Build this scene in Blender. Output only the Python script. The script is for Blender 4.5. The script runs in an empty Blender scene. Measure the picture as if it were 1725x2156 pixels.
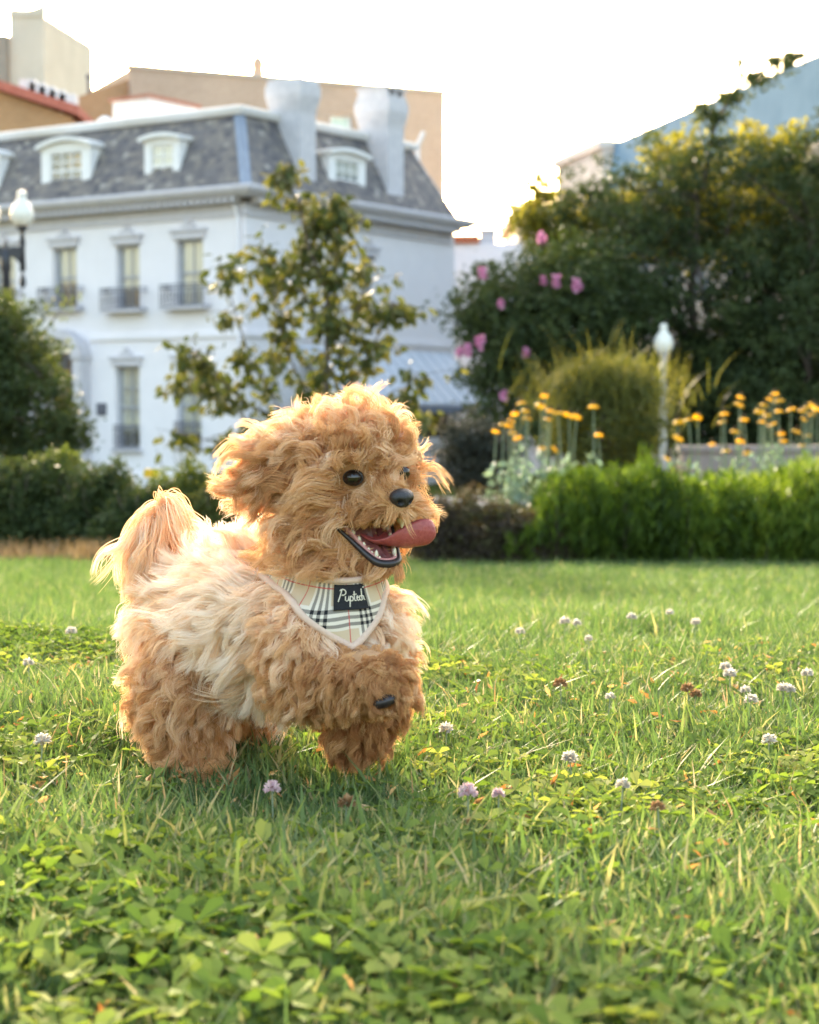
import bpy, bmesh, math, random
import numpy as np
from mathutils import Vector, Matrix, kdtree
from mathutils.bvhtree import BVHTree

rng = np.random.default_rng(7)
random.seed(7)
scene = bpy.context.scene
C = scene.collection
PI = math.pi

# ---------------------------------------------------------------- camera, light, exposure
CAM_Z = 0.40
FD, CX, CY, HOR = 3975.0, 862.5, 1078.0, 880.0       # focal length and centre in units of a 1725 x 2156 picture
PITCH = math.atan((CY - HOR) / FD)
cam_d = bpy.data.cameras.new("camera")
cam = bpy.data.objects.new("camera", cam_d)
C.objects.link(cam)
cam.location = (0, 0, CAM_Z)
cam.rotation_euler = (PI / 2 - PITCH, 0, 0)
cam_d.sensor_fit = 'VERTICAL'
cam_d.sensor_height = 36.0
cam_d.sensor_width = 28.8
cam_d.lens = 36.0 * FD / 2156.0
cam_d.clip_start = 0.05
cam_d.clip_end = 3000.0
cam_d.dof.use_dof = True
cam_d.dof.focus_distance = 2.18
cam_d.dof.aperture_fstop = 9.0
scene.camera = cam

SUN_EL, SUN_AZ = math.radians(16.0), math.radians(-10.0)     # low sun behind the houses, left of the view axis
world = bpy.data.worlds.new("World")
scene.world = world
world.use_nodes = True
wn, wl = world.node_tree.nodes, world.node_tree.links
bg = wn["Background"]
sky = wn.new("ShaderNodeTexSky")
sky.sky_type = 'NISHITA'
sky.sun_disc = False
sky.sun_elevation = SUN_EL
sky.sun_rotation = SUN_AZ
sky.air_density = 1.15
sky.dust_density = 6.0
sky.ozone_density = 0.0
wl.new(sky.outputs[0], bg.inputs[0])
bg.inputs[1].default_value = 0.15
S = Vector((math.sin(SUN_AZ) * math.cos(SUN_EL), math.cos(SUN_AZ) * math.cos(SUN_EL), math.sin(SUN_EL)))
sun_d = bpy.data.lights.new("sun", 'SUN')
sun_d.energy = 2.0
sun_d.angle = math.radians(1.2)
sun_d.color = (1.0, 0.86, 0.66)
sun = bpy.data.objects.new("sun", sun_d)
C.objects.link(sun)
sun.rotation_euler = S.to_track_quat('Z', 'Y').to_euler()
vs = scene.view_settings
vs.view_transform = 'Standard'
vs.look = 'None'
vs.gamma = 1.0
vs.exposure = 2.85
scene.render.film_transparent = False
scene.cycles.max_bounces = 12
scene.cycles.diffuse_bounces = 8
scene.cycles.transparent_max_bounces = 24
scene.cycles.transmission_bounces = 8
scene.cycles.use_denoising = True
scene.cycles.sample_clamp_indirect = 6.0
scene.cycles_curves.shape = 'RIBBONS'

# ---------------------------------------------------------------- helpers
def ray(dx, dy):
    x, y, z = (dx - CX) / FD, 1.0, -(dy - CY) / FD
    c, s = math.cos(PITCH), math.sin(PITCH)
    return Vector((x, y * c + z * s, -y * s + z * c))
def at(dx, dy, Y):
    r = ray(dx, dy)
    return Vector((0, 0, CAM_Z)) + r * (Y / r.y)
GP = np.array([(-400, .0), (0, 0), (3.2, 0), (4.5, -.10), (6, -.25), (8, -.40), (11, -.58), (15, -.78), (25, -1.1), (40, -1.35), (60, -1.5), (400, -1.6), (2500, -1.6)])
def gz(y):
    return np.interp(y, GP[:, 0], GP[:, 1])

def tag(o, label=None, cat=None, group=None, kind=None):
    if label: o["label"] = label
    if cat: o["category"] = cat
    if group: o["group"] = group
    if kind: o["kind"] = kind
    return o
def empty(name, loc=(0, 0, 0), rz=0.0, label=None, cat=None, group=None):
    o = bpy.data.objects.new(name, None)
    o.empty_display_size = 0.1
    C.objects.link(o)
    o.location = loc
    o.rotation_euler = (0, 0, rz)
    return tag(o, label, cat, group)
def link(name, me, mat=None, parent=None):
    o = bpy.data.objects.new(name, me)
    C.objects.link(o)
    if mat is not None and not me.materials: me.materials.append(mat)
    if parent is not None: o.parent = parent
    return o
def copy_tree(o, parent=None):
    c = o.copy(); C.objects.link(c); c.parent = parent
    for ch in list(o.children): copy_tree(ch, c)
    return c
def npmesh(name, V, F, tint=None, smooth=False):
    """fast mesh: V (n,3), F (m,k)"""
    V = np.asarray(V, dtype=np.float32); F = np.asarray(F, dtype=np.int32)
    me = bpy.data.meshes.new(name)
    m, k = F.shape
    me.vertices.add(len(V)); me.loops.add(m * k); me.polygons.add(m)
    me.vertices.foreach_set("co", V.ravel())
    me.loops.foreach_set("vertex_index", F.ravel())
    me.polygons.foreach_set("loop_start", np.arange(0, m * k, k, dtype=np.int32))
    me.polygons.foreach_set("use_smooth", np.full(m, smooth, dtype=bool))
    if tint is not None:
        a = me.attributes.new("tint", 'FLOAT', 'FACE')
        a.data.foreach_set("value", np.asarray(tint, dtype=np.float32))
    me.update(calc_edges=True)
    return me
class MB:
    """collects boxes, tubes, lathes and prisms into one mesh"""
    def __init__(s): s.v = []; s.f = []
    def add(s, v, f):
        n = len(s.v); s.v += [tuple(p) for p in v]; s.f += [tuple(i + n for i in q) for q in f]; return s
    def box(s, x0, x1, y0, y1, z0, z1):
        v = [(x, y, z) for z in (z0, z1) for y in (y0, y1) for x in (x0, x1)]
        return s.add(v, [(0, 2, 3, 1), (4, 5, 7, 6), (0, 1, 5, 4), (2, 6, 7, 3), (0, 4, 6, 2), (1, 3, 7, 5)])
    def prism(s, poly, axis, a0, a1):
        """poly of 2-D points extruded along axis 0,1,2"""
        n = len(poly); v = []
        for a in (a0, a1):
            for p in poly:
                q = list(p); q.insert(axis, a); v.append(q)
        f = [tuple(range(n)), tuple(range(2 * n - 1, n - 1, -1))] + [(i, i + n, (i + 1) % n + n, (i + 1) % n) for i in range(n)]
        return s.add(v, f)
    def tube(s, pts, rad, k=8, cap=True):
        pts = [Vector(p) for p in pts]; n = len(pts)
        if not hasattr(rad, '__len__'): rad = [rad] * n
        base = len(s.v); ref = None
        for i, p in enumerate(pts):
            t = (pts[min(i + 1, n - 1)] - pts[max(i - 1, 0)]).normalized()
            if ref is None: ref = t.orthogonal().normalized()
            a = (ref - t * ref.dot(t)).normalized(); ref = a; b = t.cross(a)
            for j in range(k):
                th = 2 * PI * j / k
                s.v.append(tuple(p + (a * math.cos(th) + b * math.sin(th)) * rad[i]))
        for i in range(n - 1):
            for j in range(k):
                s.f.append((base + i * k + j, base + i * k + (j + 1) % k, base + (i + 1) * k + (j + 1) % k, base + (i + 1) * k + j))
        if cap:
            s.f.append(tuple(base + j for j in reversed(range(k))))
            s.f.append(tuple(base + (n - 1) * k + j for j in range(k)))
        return s
    def lathe(s, prof, c=(0, 0, 0), k=16):
        base = len(s.v); n = len(prof)
        for r, z in prof:
            for j in range(k):
                th = 2 * PI * j / k
                s.v.append((c[0] + r * math.cos(th), c[1] + r * math.sin(th), c[2] + z))
        for i in range(n - 1):
            for j in range(k):
                s.f.append((base + i * k + j, base + i * k + (j + 1) % k, base + (i + 1) * k + (j + 1) % k, base + (i + 1) * k + j))
        s.f.append(tuple(base + j for j in reversed(range(k)))); s.f.append(tuple(base + (n - 1) * k + j for j in range(k)))
        return s
    def mesh(s, name, smooth=False):
        me = bpy.data.meshes.new(name); me.from_pydata(s.v, [], s.f)
        bm = bmesh.new(); bm.from_mesh(me); bmesh.ops.recalc_face_normals(bm, faces=bm.faces); bm.to_mesh(me); bm.free()
        if smooth: me.polygons.foreach_set("use_smooth", [True] * len(me.polygons))
        me.update(); return me
    def build(s, name, mat, parent=None, smooth=False):
        return link(name, s.mesh(name, smooth), mat, parent)

def unit(a): return a / (np.linalg.norm(a, axis=-1, keepdims=True) + 1e-9)
def rand_dirs(n): return unit(rng.normal(size=(n, 3)))
# ---------------------------------------------------------------- materials
def new_mat(name):
    m = bpy.data.materials.new(name); m.use_nodes = True
    nt = m.node_tree; b = nt.nodes["Principled BSDF"]
    return m, nt, b
def pmat(name, c1, c2=None, scale=4.0, rough=0.7, bump=0.0, stretch=(1, 1, 1), spec=0.3, metal=0.0, detail=5.0):
    m, nt, b = new_mat(name)
    b.inputs["Roughness"].default_value = rough
    b.inputs["Specular IOR Level"].default_value = spec
    b.inputs["Metallic"].default_value = metal
    b.inputs["Base Color"].default_value = (*c1, 1)
    if c2 is not None:
        tc = nt.nodes.new("ShaderNodeTexCoord"); mp = nt.nodes.new("ShaderNodeMapping"); mp.inputs["Scale"].default_value = stretch
        nz = nt.nodes.new("ShaderNodeTexNoise"); nz.inputs["Scale"].default_value = scale; nz.inputs["Detail"].default_value = detail
        nz.inputs["Roughness"].default_value = 0.65
        rp = nt.nodes.new("ShaderNodeValToRGB")
        rp.color_ramp.elements[0].position = 0.32; rp.color_ramp.elements[0].color = (*c1, 1)
        rp.color_ramp.elements[1].position = 0.68; rp.color_ramp.elements[1].color = (*c2, 1)
        nt.links.new(tc.outputs["Object"], mp.inputs[0]); nt.links.new(mp.outputs[0], nz.inputs["Vector"])
        nt.links.new(nz.outputs["Fac"], rp.inputs[0]); nt.links.new(rp.outputs[0], b.inputs["Base Color"])
        if bump:
            bp = nt.nodes.new("ShaderNodeBump"); bp.inputs["Strength"].default_value = bump; bp.inputs["Distance"].default_value = 0.02
            nt.links.new(nz.outputs["Fac"], bp.inputs["Height"]); nt.links.new(bp.outputs[0], b.inputs["Normal"])
    return m
def tint_mat(name, cols, trans=0.35, rough=0.55, spec=0.25, noise=None, tcol=None):
    """leaf-like material: colour from the per-face attribute 'tint', part of the light passes through"""
    m, nt, b = new_mat(name)
    at_ = nt.nodes.new("ShaderNodeAttribute"); at_.attribute_name = "tint"
    rp = nt.nodes.new("ShaderNodeValToRGB"); cr = rp.color_ramp
    n = len(cols)
    for i, c in enumerate(cols):
        e = cr.elements[i] if i < 2 else cr.elements.new(i / (n - 1))
        e.position = i / (n - 1); e.color = (*c, 1)
    b.inputs["Roughness"].default_value = rough; b.inputs["Specular IOR Level"].default_value = spec
    nt.links.new(at_.outputs["Fac"], rp.inputs[0])
    nt.links.new(rp.outputs[0], b.inputs["Base Color"])
    if trans > 0:
        tr = nt.nodes.new("ShaderNodeBsdfTranslucent"); mx = nt.nodes.new("ShaderNodeMixShader"); mx.inputs[0].default_value = trans
        mul = nt.nodes.new("ShaderNodeMix"); mul.data_type = 'RGBA'; mul.blend_type = 'MULTIPLY'; mul.inputs[0].default_value = 1.0
        mul.inputs[7].default_value = (*(tcol or (1.5, 1.35, 0.5)), 1)
        nt.links.new(rp.outputs[0], mul.inputs[6]); nt.links.new(mul.outputs[2], tr.inputs[0])
        out = nt.nodes["Material Output"]
        nt.links.new(b.outputs[0], mx.inputs[1]); nt.links.new(tr.outputs[0], mx.inputs[2]); nt.links.new(mx.outputs[0], out.inputs[0])
    return m
def glass_mat(name, tint=(0.55, 0.6, 0.65), refl=0.35):
    m, nt, b = new_mat(name)
    nt.nodes.remove(b)
    t = nt.nodes.new("ShaderNodeBsdfTransparent"); t.inputs[0].default_value = (*tint, 1)
    g = nt.nodes.new("ShaderNodeBsdfGlossy"); g.inputs["Roughness"].default_value = 0.03
    mx = nt.nodes.new("ShaderNodeMixShader"); mx.inputs[0].default_value = refl
    nt.links.new(t.outputs[0], mx.inputs[1]); nt.links.new(g.outputs[0], mx.inputs[2])
    nt.links.new(mx.outputs[0], nt.nodes["Material Output"].inputs[0])
    return m
# ================================================================ the setting: ground sheet
xs = np.concatenate([np.linspace(-1500, -40, 12), np.linspace(-30, -3, 14), np.linspace(-2.5, 2.5, 60), np.linspace(3, 30, 14), np.linspace(40, 1500, 12)])
ys = np.concatenate([np.linspace(-600, -5, 10), np.linspace(-3, 1, 6), np.linspace(1.1, 8, 90), np.linspace(8.3, 20, 40), np.linspace(21, 70, 25), np.linspace(80, 2400, 20)])
def bump_h(x, y):
    near = np.clip((9 - y) / 4, 0, 1) * np.clip((3 - np.abs(x)) / 1.0, 0, 1)
    return near * (0.008 * np.sin(3.1 * x + 1.3 * y) + 0.007 * np.sin(5.3 * y - 2.2 * x + 1) + 0.004 * np.sin(11 * x + 7 * y))
def gh(x, y): return gz(y) + bump_h(x, y)
XX, YY = np.meshgrid(xs, ys)
V = np.stack([XX.ravel(), YY.ravel(), gh(XX, YY).ravel()], 1)
nx, ny = len(xs), len(ys)
ii = (np.arange(ny - 1)[:, None] * nx + np.arange(nx - 1)[None, :]).ravel()
M_soil = pmat("lawn_soil", (0.045, 0.055, 0.016), (0.10, 0.115, 0.03), scale=9, rough=0.95, bump=0.4, spec=0.0)
lawn = link("lawn_ground", npmesh("lawn_ground", V, np.stack([ii, ii + 1, ii + 1 + nx, ii + nx], 1), smooth=True), M_soil)
tag(lawn, kind="structure")

# planting bed soil behind the lawn edge and the pavement in front of the houses, each a thin sheet above the one below
M_bed = pmat("bed_soil", (0.035, 0.025, 0.016), (0.09, 0.06, 0.035), scale=6, rough=0.95, bump=0.5, spec=0.0)
def sheet(name, pts, dz, mat, n=24):
    """strip between two polylines of (x,y), draped on the ground"""
    (a0, a1), (b0, b1) = pts
    v = []; f = []
    for i in range(n + 1):
        for j in range(9):
            t, s_ = i / n, j / 8
            p = (np.array(a0) * (1 - t) + np.array(a1) * t) * (1 - s_) + (np.array(b0) * (1 - t) + np.array(b1) * t) * s_
            v.append((p[0], p[1], float(gh(p[0], p[1])) + dz))
    for i in range(n):
        for j in range(8):
            q = i * 9 + j; f.append((q, q + 1, q + 10, q + 9))
    me = bpy.data.meshes.new(name); me.from_pydata(v, [], f); me.update()
    o = link(name, me, mat); tag(o, kind="structure"); return o
sheet("planting_bed", (((-30, 16.3), (30, 14.2)), ((-30, 32), (30, 32))), 0.012, M_bed)
M_pave = pmat("pavement_concrete", (0.30, 0.28, 0.25), (0.40, 0.37, 0.33), scale=2, rough=0.9)
sheet("pavement", (((-40, 34), (40, 34)), ((-40, 42), (40, 42))), 0.02, M_pave)

# ================================================================ white mansard house
HC = at(519, HOR, 48.0)                       # its near corner
HROT = math.atan2(-0.552, 0.834)
HBASE = float(gz(48.0))
house = empty("white_house", (HC.x, HC.y, HBASE), HROT,
              "white painted house with slate mansard roof, dormers and two tall white chimneys", "house")
HM = Matrix.Translation((HC.x, HC.y, HBASE)) @ Matrix.Rotation(HROT, 4, 'Z')
HMi = HM.inverted()
def house_ray(dx, dy):
    o = HMi @ Vector((0, 0, CAM_Z)); d = HMi.to_3x3() @ ray(dx, dy); return o, d
def FL(dx, dy, y=0.0):
    o, d = house_ray(dx, dy); t = (y - o.y) / d.y; p = o + d * t; return p.x, p.z
def FR(dx, dy, x=0.0):
    o, d = house_ray(dx, dy); t = (x - o.x) / d.x; p = o + d * t; return p.y, p.z
HX0, HY1 = -15.0, FR(948, 600)[0]
Z_BELT = FL(420, 708)[1]
Z_FRZ = FL(500, 455)[1]
Z_DEN = FL(505, 428)[1]
Z_CORN = FL(505, 399)[1]
M_white = pmat("white_painted_stucco", (0.765, 0.735, 0.755), (0.81, 0.78, 0.80), scale=1.6, rough=0.8, bump=0.05)
M_trim = pmat("pale_grey_trim", (0.52, 0.50, 0.53), (0.60, 0.58, 0.60), scale=3, rough=0.65)
M_wframe = pmat("white_window_paint", (0.78, 0.77, 0.75), (0.82, 0.81, 0.79), scale=5, rough=0.5)
M_sash = pmat("grey_sash_paint", (0.33, 0.34, 0.38), (0.40, 0.41, 0.44), scale=5, rough=0.5)
M_glass = glass_mat("window_glass", (.95, .96, .96), .16)
M_blind = pmat("cream_roller_blind", (0.82, 0.77, 0.64), (0.86, 0.82, 0.70), scale=2, rough=0.9)
M_amber = pmat("amber_glow_paint", (0.55, 0.30, 0.08), (0.70, 0.45, 0.16), scale=6, rough=0.9, stretch=(6, 6, .5))  # colour of the orange glow in the panes
M_dark = pmat("painted_interior_shade", (0.03, 0.028, 0.028), (0.06, 0.05, 0.05), scale=3, rough=0.9)  # dark paint standing in for shade indoors and under the porch
M_iron = pmat("painted_iron", (0.09, 0.09, 0.11), (0.14, 0.14, 0.17), scale=9, rough=0.5)
M_slate_base = pmat("slate_backing", (0.10, 0.095, 0.10), (0.15, 0.14, 0.14), scale=3, rough=0.85)
M_slate = tint_mat("grey_slates", [(0.10, 0.095, 0.105), (0.17, 0.155, 0.15), (0.24, 0.21, 0.18), (0.36, 0.33, 0.29)], trans=0, rough=0.7, spec=0.4)
M_zinc = pmat("blue_grey_flashing", (0.20, 0.24, 0.31), (0.28, 0.32, 0.38), scale=2, rough=0.5, spec=0.5)
M_copper = pmat("verdigris_flashing", (0.18, 0.36, 0.33), (0.26, 0.45, 0.40), scale=5, rough=0.7)
M_roofw = pmat("white_roof_membrane", (0.66, 0.64, 0.62), (0.76, 0.74, 0.72), scale=1, rough=0.85)

def facade(name, axis, a0, a1, z0, z1, holes, depth, mat, parent):
    """wall with real window openings and reveals; axis 'x': plane y=0 seen from -y; axis 'y': plane x=0 seen from +x"""
    A = sorted({a0, a1, *[h[0] for h in holes], *[h[1] for h in holes]}); Z = sorted({z0, z1, *[h[2] for h in holes], *[h[3] for h in holes]})
    P = (lambda a, d, z: (a, d, z)) if axis == 'x' else (lambda a, d, z: (-d, a, z))
    mb = MB()
    for i in range(len(A) - 1):
        for j in range(len(Z) - 1):
            ca, cz = (A[i] + A[i + 1]) / 2, (Z[j] + Z[j + 1]) / 2
            if any(h[0] < ca < h[1] and h[2] < cz < h[3] for h in holes): continue
            mb.add([P(A[i], 0, Z[j]), P(A[i + 1], 0, Z[j]), P(A[i + 1], 0, Z[j + 1]), P(A[i], 0, Z[j + 1])], [(0, 1, 2, 3)])
    for h in holes:
        r = [(h[0], h[2]), (h[1], h[2]), (h[1], h[3]), (h[0], h[3])]
        for k in range(4):
            p, q = r[k], r[(k + 1) % 4]
            mb.add([P(p[0], 0, p[1]), P(q[0], 0, q[1]), P(q[0], depth, q[1]), P(p[0], depth, p[1])], [(0, 1, 2, 3)])
    return mb.build(name, mat, parent)
HMAP = {'x': lambda a, d, z: (a, d, z), 'y': lambda a, d, z: (-d, a, z)}
def hbox(mb, axis, a0, a1, d0, d1, z0, z1):
    if axis == 'x': mb.box(a0, a1, d0, d1, z0, z1)
    else: mb.box(-d1, -d0, a0, a1, z0, z1)
    return mb
def window(axis, a0, a1, z0, z1, parent, cols=2, rows=2, d=0.16, frame=M_sash, sill=True, crown=True, blind=None, glow_strip=None, off=0.0, name="window", bar=0.03, fr=0.06):
    """sash window set into an opening: frame with glazing bars (part) and panes, sill, crown, blind as its pieces"""
    d += off
    mb = MB(); w = a1 - a0; h = z1 - z0
    e = 0.003
    hbox(mb, axis, a0 + e, a0 + fr, d, d + .07, z0 + e, z1 - e); hbox(mb, axis, a1 - fr, a1 - e, d, d + .07, z0 + e, z1 - e)
    hbox(mb, axis, a0 + fr, a1 - fr, d + .002, d + .068, z0 + e, z0 + fr); hbox(mb, axis, a0 + fr, a1 - fr, d + .002, d + .068, z1 - fr, z1 - e)
    zm = (z0 + z1) / 2
    hbox(mb, axis, a0 + fr, a1 - fr, d + .01, d + .06, zm - .03, zm + .03)
    iw, ih = a1 - a0 - 2 * fr, z1 - z0 - 2 * fr
    for i in range(1, cols):
        a = a0 + fr + iw * i / cols; hbox(mb, axis, a - bar / 2, a + bar / 2, d + .015, d + .055, z0 + fr, z1 - fr)
    for j in range(1, rows):
        if rows % 2 == 0 and j == rows // 2: continue
        z = z0 + fr + ih * j / rows; hbox(mb, axis, a0 + fr, a1 - fr, d + .018, d + .052, z - bar / 2, z + bar / 2)
    win = mb.build(name, frame, parent)
    for i in range(cols):
        for j in range(rows):
            pa0 = a0 + fr + iw * i / cols; pz0 = z0 + fr + ih * j / rows
            m = MB(); hbox(m, axis, pa0 + .012, pa0 + iw / cols - .012, d + .03, d + .04, pz0 + .012, pz0 + ih / rows - .012)
            m.build("pane", M_glass, win)
    if blind:
        m = MB(); hbox(m, axis, a0 + .03, a1 - .03, d + .075, d + .085, z1 - blind * h, z1 - .02); m.build("blind", M_blind, win)
    if glow_strip:
        for (s0, s1) in glow_strip:
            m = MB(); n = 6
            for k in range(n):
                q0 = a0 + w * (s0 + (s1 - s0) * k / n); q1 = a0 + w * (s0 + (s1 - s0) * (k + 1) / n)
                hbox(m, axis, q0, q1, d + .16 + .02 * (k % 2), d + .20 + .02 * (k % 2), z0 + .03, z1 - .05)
            m.build("glow_strip", M_amber, win)  # amber strips painted for the orange glow in the panes
    m = MB(); hbox(m, axis, a0 - .1, a1 + .1, d + .75, d + .80, z0 - .1, z1 + .1); m.build("room_shade_panel", M_dark, win)  # dark panel painted as the shade of the unlit room
    if sill:
        m = MB(); hbox(m, axis, a0 - .10, a1 + .10, -.10, .0 - .003, z0 - .12, z0 - .005); m.build("sill", M_trim, win)
    if crown:
        m = MB(); hbox(m, axis, a0 - .08, a1 + .08, -.07, -.003, z1 + .02, z1 + .20); hbox(m, axis, a0 - .15, a1 + .15, -.12, -.004, z1 + .20, z1 + .27)
        am = (a0 + a1) / 2
        hbox(m, axis, am - .22, am + .22, -.08, -.005, z1 + .27, z1 + .37); hbox(m, axis, am - .08, am + .08, -.09, -.006, z1 + .37, z1 + .50)
        m.build("crown", M_trim, win)
    return win
def rectL(x0, x1, yt, yb):
    xm = (x0 + x1) / 2; return (FL(x0, 0)[0], FL(x1, 0)[0], FL(xm, yb)[1], FL(xm, yt)[1])
def rectR(x0, x1, yt, yb):
    xm = (x0 + x1) / 2; return (FR(x0, 0)[0], FR(x1, 0)[0], FR(xm, yb)[1], FR(xm, yt)[1])
up = [rectL(106, 157, 522, 648), rectL(240, 290, 516, 650), rectL(367, 425, 504, 643)]
lo = [rectL(237, 288, 772, 944), rectL(366, 419, 768, 938)]
step = up[1][0] - up[0][0]
far_up = [(up[0][0] - step * k, up[0][1] - step * k, up[0][2], up[0][3]) for k in (1, 2)]
door = rectL(88, 160, 742, 1000)
door = (door[0], door[1], 0.25, FL(125, 742)[1])
facade("front_wall", 'x', HX0, 0.0, -0.6, Z_CORN, up + lo + far_up + [door], 0.9, M_white, house)
upr = [rectR(758, 790, 540, 648), rectR(697, 722, 518, 640)]
upr = [upr[0], (upr[1][0] - .1, upr[1][1], upr[0][2], upr[0][3])]
facade("side_wall", 'y', 0.0, HY1, -0.6, Z_CORN, upr, 0.9, M_white, house)
mb = MB(); mb.box(HX0, -.01, HY1 - .02, HY1 + .25, -0.6, Z_CORN); mb.build("back_wall", M_white, house)
mb = MB(); mb.box(HX0 - .25, HX0, .01, HY1, -0.6, Z_CORN); mb.build("end_wall", M_white, house)
window('x', *up[0], house, cols=2, rows=2, blind=.58, glow_strip=[(.22, .42), (.62, .85)])
window('x', *up[1], house, cols=2, rows=2, blind=.68, glow_strip=[(.45, .62)])
window('x', *up[2], house, cols=2, rows=2, blind=.98)
for r in far_up: window('x', *r, house, blind=.6)
window('x', *lo[0], house, cols=2, rows=4, blind=.80)
window('x', *lo[1], house, cols=2, rows=4, blind=.85)
for r in upr: window('y', *r, house, cols=2, rows=4, blind=.8)
# iron balconettes
def balconette(x0, x1, z0, hgt, out=.32):
    mb = MB()
    for z in (z0, z0 + hgt * .82, z0 + hgt):
        mb.box(x0, x1, -out - .015, -out + .015, z - .015, z + .015)
        for x in (x0, x1): mb.box(x - .015, x + .015, -out, -.002, z - .014, z + .014)
    n = int((x1 - x0) / .11)
    for i in range(n + 1):
        x = x0 + (x1 - x0) * i / n; mb.box(x - .009, x + .009, -out - .009, -out + .009, z0, z0 + hgt)
    for i in range(n):
        x = x0 + (x1 - x0) * (i + .5) / n
        mb.tube([(x + .05 * math.cos(a), -out - .012, z0 + hgt * .38 + .09 * math.sin(a)) for a in np.linspace(0, 2 * PI, 9)], .008, 4, False)
    o = mb.build("balconette_railing", M_iron, house)
    m = MB(); m.box(x0 - .03, x1 + .03, -out - .04, -.101, z0 - .09, z0 - .02); m.build("ledge", M_trim, o)
    return o
for r in up + far_up: balconette(r[0] - .28, r[1] + .25, r[2] - .02, .55)
for r in lo: balconette(r[0] + .02, r[1] - .02, r[2] - .0, .62, out=.10)
# belt course, plinth, downspout, plaque
mb = MB(); mb.box(door[1] + .45, .05, -.07, -.002, Z_BELT - .04, Z_BELT + .09); mb.box(.002, .07, -.07, HY1, Z_BELT - .04, Z_BELT + .09)
mb.build("belt_course", M_white, house)
mb = MB(); mb.box(HX0, .08, -.09, -.003, -.6, .30); mb.box(.003, .09, -.09, HY1, -.6, .30); mb.build("plinth", M_white, house)
mb = MB(); mb.tube([(-.18, -.09, -.3), (-.18, -.09, Z_FRZ - .02), (-.18, -.22, Z_FRZ + .25)], .055, 8); mb.build("downspout", M_white, house)
mb = MB(); q = rectL(198, 218, 849, 875); mb.box(q[0], q[1], -.035, -.002, q[2], q[3]); mb.box(q[0] + .03, q[1] - .03, -.045, -.036, q[2] + .03, q[3] - .03)
mb.build("wall_plaque", M_iron, house)
# arched entrance
dx0, dx1, dz0, dz1 = door; dm = (dx0 + dx1) / 2; hw = (dx1 - dx0) / 2
AH = FL(130, 694)[1]
ent = MB(); R0, R1 = hw + .12, hw + .42
zs = AH - R1 * .62
arc = [(dm + R1 * math.cos(a), zs + R1 * .62 * math.sin(a)) for a in np.linspace(0, PI, 17)] + [(dm + R0 * math.cos(a), zs + R0 * .56 * math.sin(a)) for a in np.linspace(PI, 0, 17)]
for k in range(16):
    p = [arc[k], arc[k + 1], arc[32 - k], arc[33 - k]]
    ent.prism([(x, z) for x, z in p], 1, -.42, -.002)
ent_o = ent.build("door_arch", M_trim, house)
for s_ in (-1, 1):
    m = MB(); xa = dm + s_ * (R0 + R1) / 2
    m.box(xa - .15, xa + .15, -.40, -.004, .30, zs); m.box(xa - .2, xa + .2, -.45, -.005, zs - .16, zs - .002); m.box(xa - .2, xa + .2, -.45, -.005, .0, .30)
    m.build("door_pilaster", M_trim, house)
m = MB(); m.prism([(dm + (R0 - .005) * math.cos(a), zs + (R0 - .005) * .55 * math.sin(a)) for a in np.linspace(0, PI, 15)], 1, -.06, -.006); m.build("tympanum", M_white, house)
M_wood = pmat("brown_door_wood", (0.16, 0.08, 0.035), (0.24, 0.13, 0.06), scale=4, rough=0.5, stretch=(8, 8, 1))
m = MB(); m.box(dx0 + .02, dx1 - .02, .30, .36, dz0, dz1 - .95); dr = m.build("front_door", M_wood, house)
m = MB(); m.tube([(dm + .05, .285, dz0 + 1.0), (dm + .05, .22, dz0 + 1.0)], .035, 8); m.build("door_knob", pmat("brass", (.6, .42, .15), rough=.3, metal=1), dr)
window('x', dx0 + .02, dx1 - .02, dz1 - .93, dz1 - .02, house, cols=2, rows=1, d=.28, frame=M_wood, sill=False, crown=False)
for k in range(3):
    m = MB(); m.box(dm - 1.1, dm + 1.1, -.45 - .32 * (k + 1), -.45 - .32 * k - .003, -.3, .22 - .16 * k); m.build("entrance_step", M_trim, house)

# cornice swept round the corner
def sweep(prof, name, mat, parent, x0=HX0, y1=HY1):
    v = []; f = []; n = len(prof)
    for (o, z) in prof: v.append((x0, -o, z))
    for (o, z) in prof: v.append((o, -o, z))
    for (o, z) in prof: v.append((o, y1 + max(o, 0), z))
    for s_ in range(2):
        for i in range(n):
            j = (i + 1) % n; f.append((s_ * n + i, s_ * n + j, (s_ + 1) * n + j, (s_ + 1) * n + i))
    f.append(tuple(range(n))); f.append(tuple(range(3 * n - 1, 2 * n - 1, -1)))
    return MB().add(v, f).build(name, mat, parent)
sweep([(.004, Z_FRZ), (.06, Z_FRZ), (.06, Z_FRZ + .06), (.035, Z_FRZ + .08), (.035, Z_DEN), (.004, Z_DEN)], "frieze", M_trim, house)
zc = Z_CORN
sweep([(.004, Z_DEN + .002), (.10, Z_DEN + .002), (.10, Z_DEN + .13), (.42, Z_DEN + .15), (.46, zc - .14), (.56, zc - .10), (.60, zc), (.58, zc + .06), (.004, zc + .06)], "cornice", M_trim, house)
brm = MB().box(-.055, .055, -.41, -.106, Z_DEN + .003, Z_DEN + .128).mesh("bracket"); brm.materials.append(M_trim)
sweep([(.1005, Z_DEN + .004), (.105, Z_DEN + .004), (.105, Z_DEN + .127), (.1005, Z_DEN + .127)], "bracket_gap_shade", pmat("painted_gap_shade", (.085, .07, .06), (.13, .105, .09), scale=6, rough=.8), house)  # dark strip painted for the shade between the brackets
x = -.12
while x > -12.5:
    o = link("bracket", brm, None, house); o.location = (x, 0, 0); x -= .22
y = .15
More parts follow.
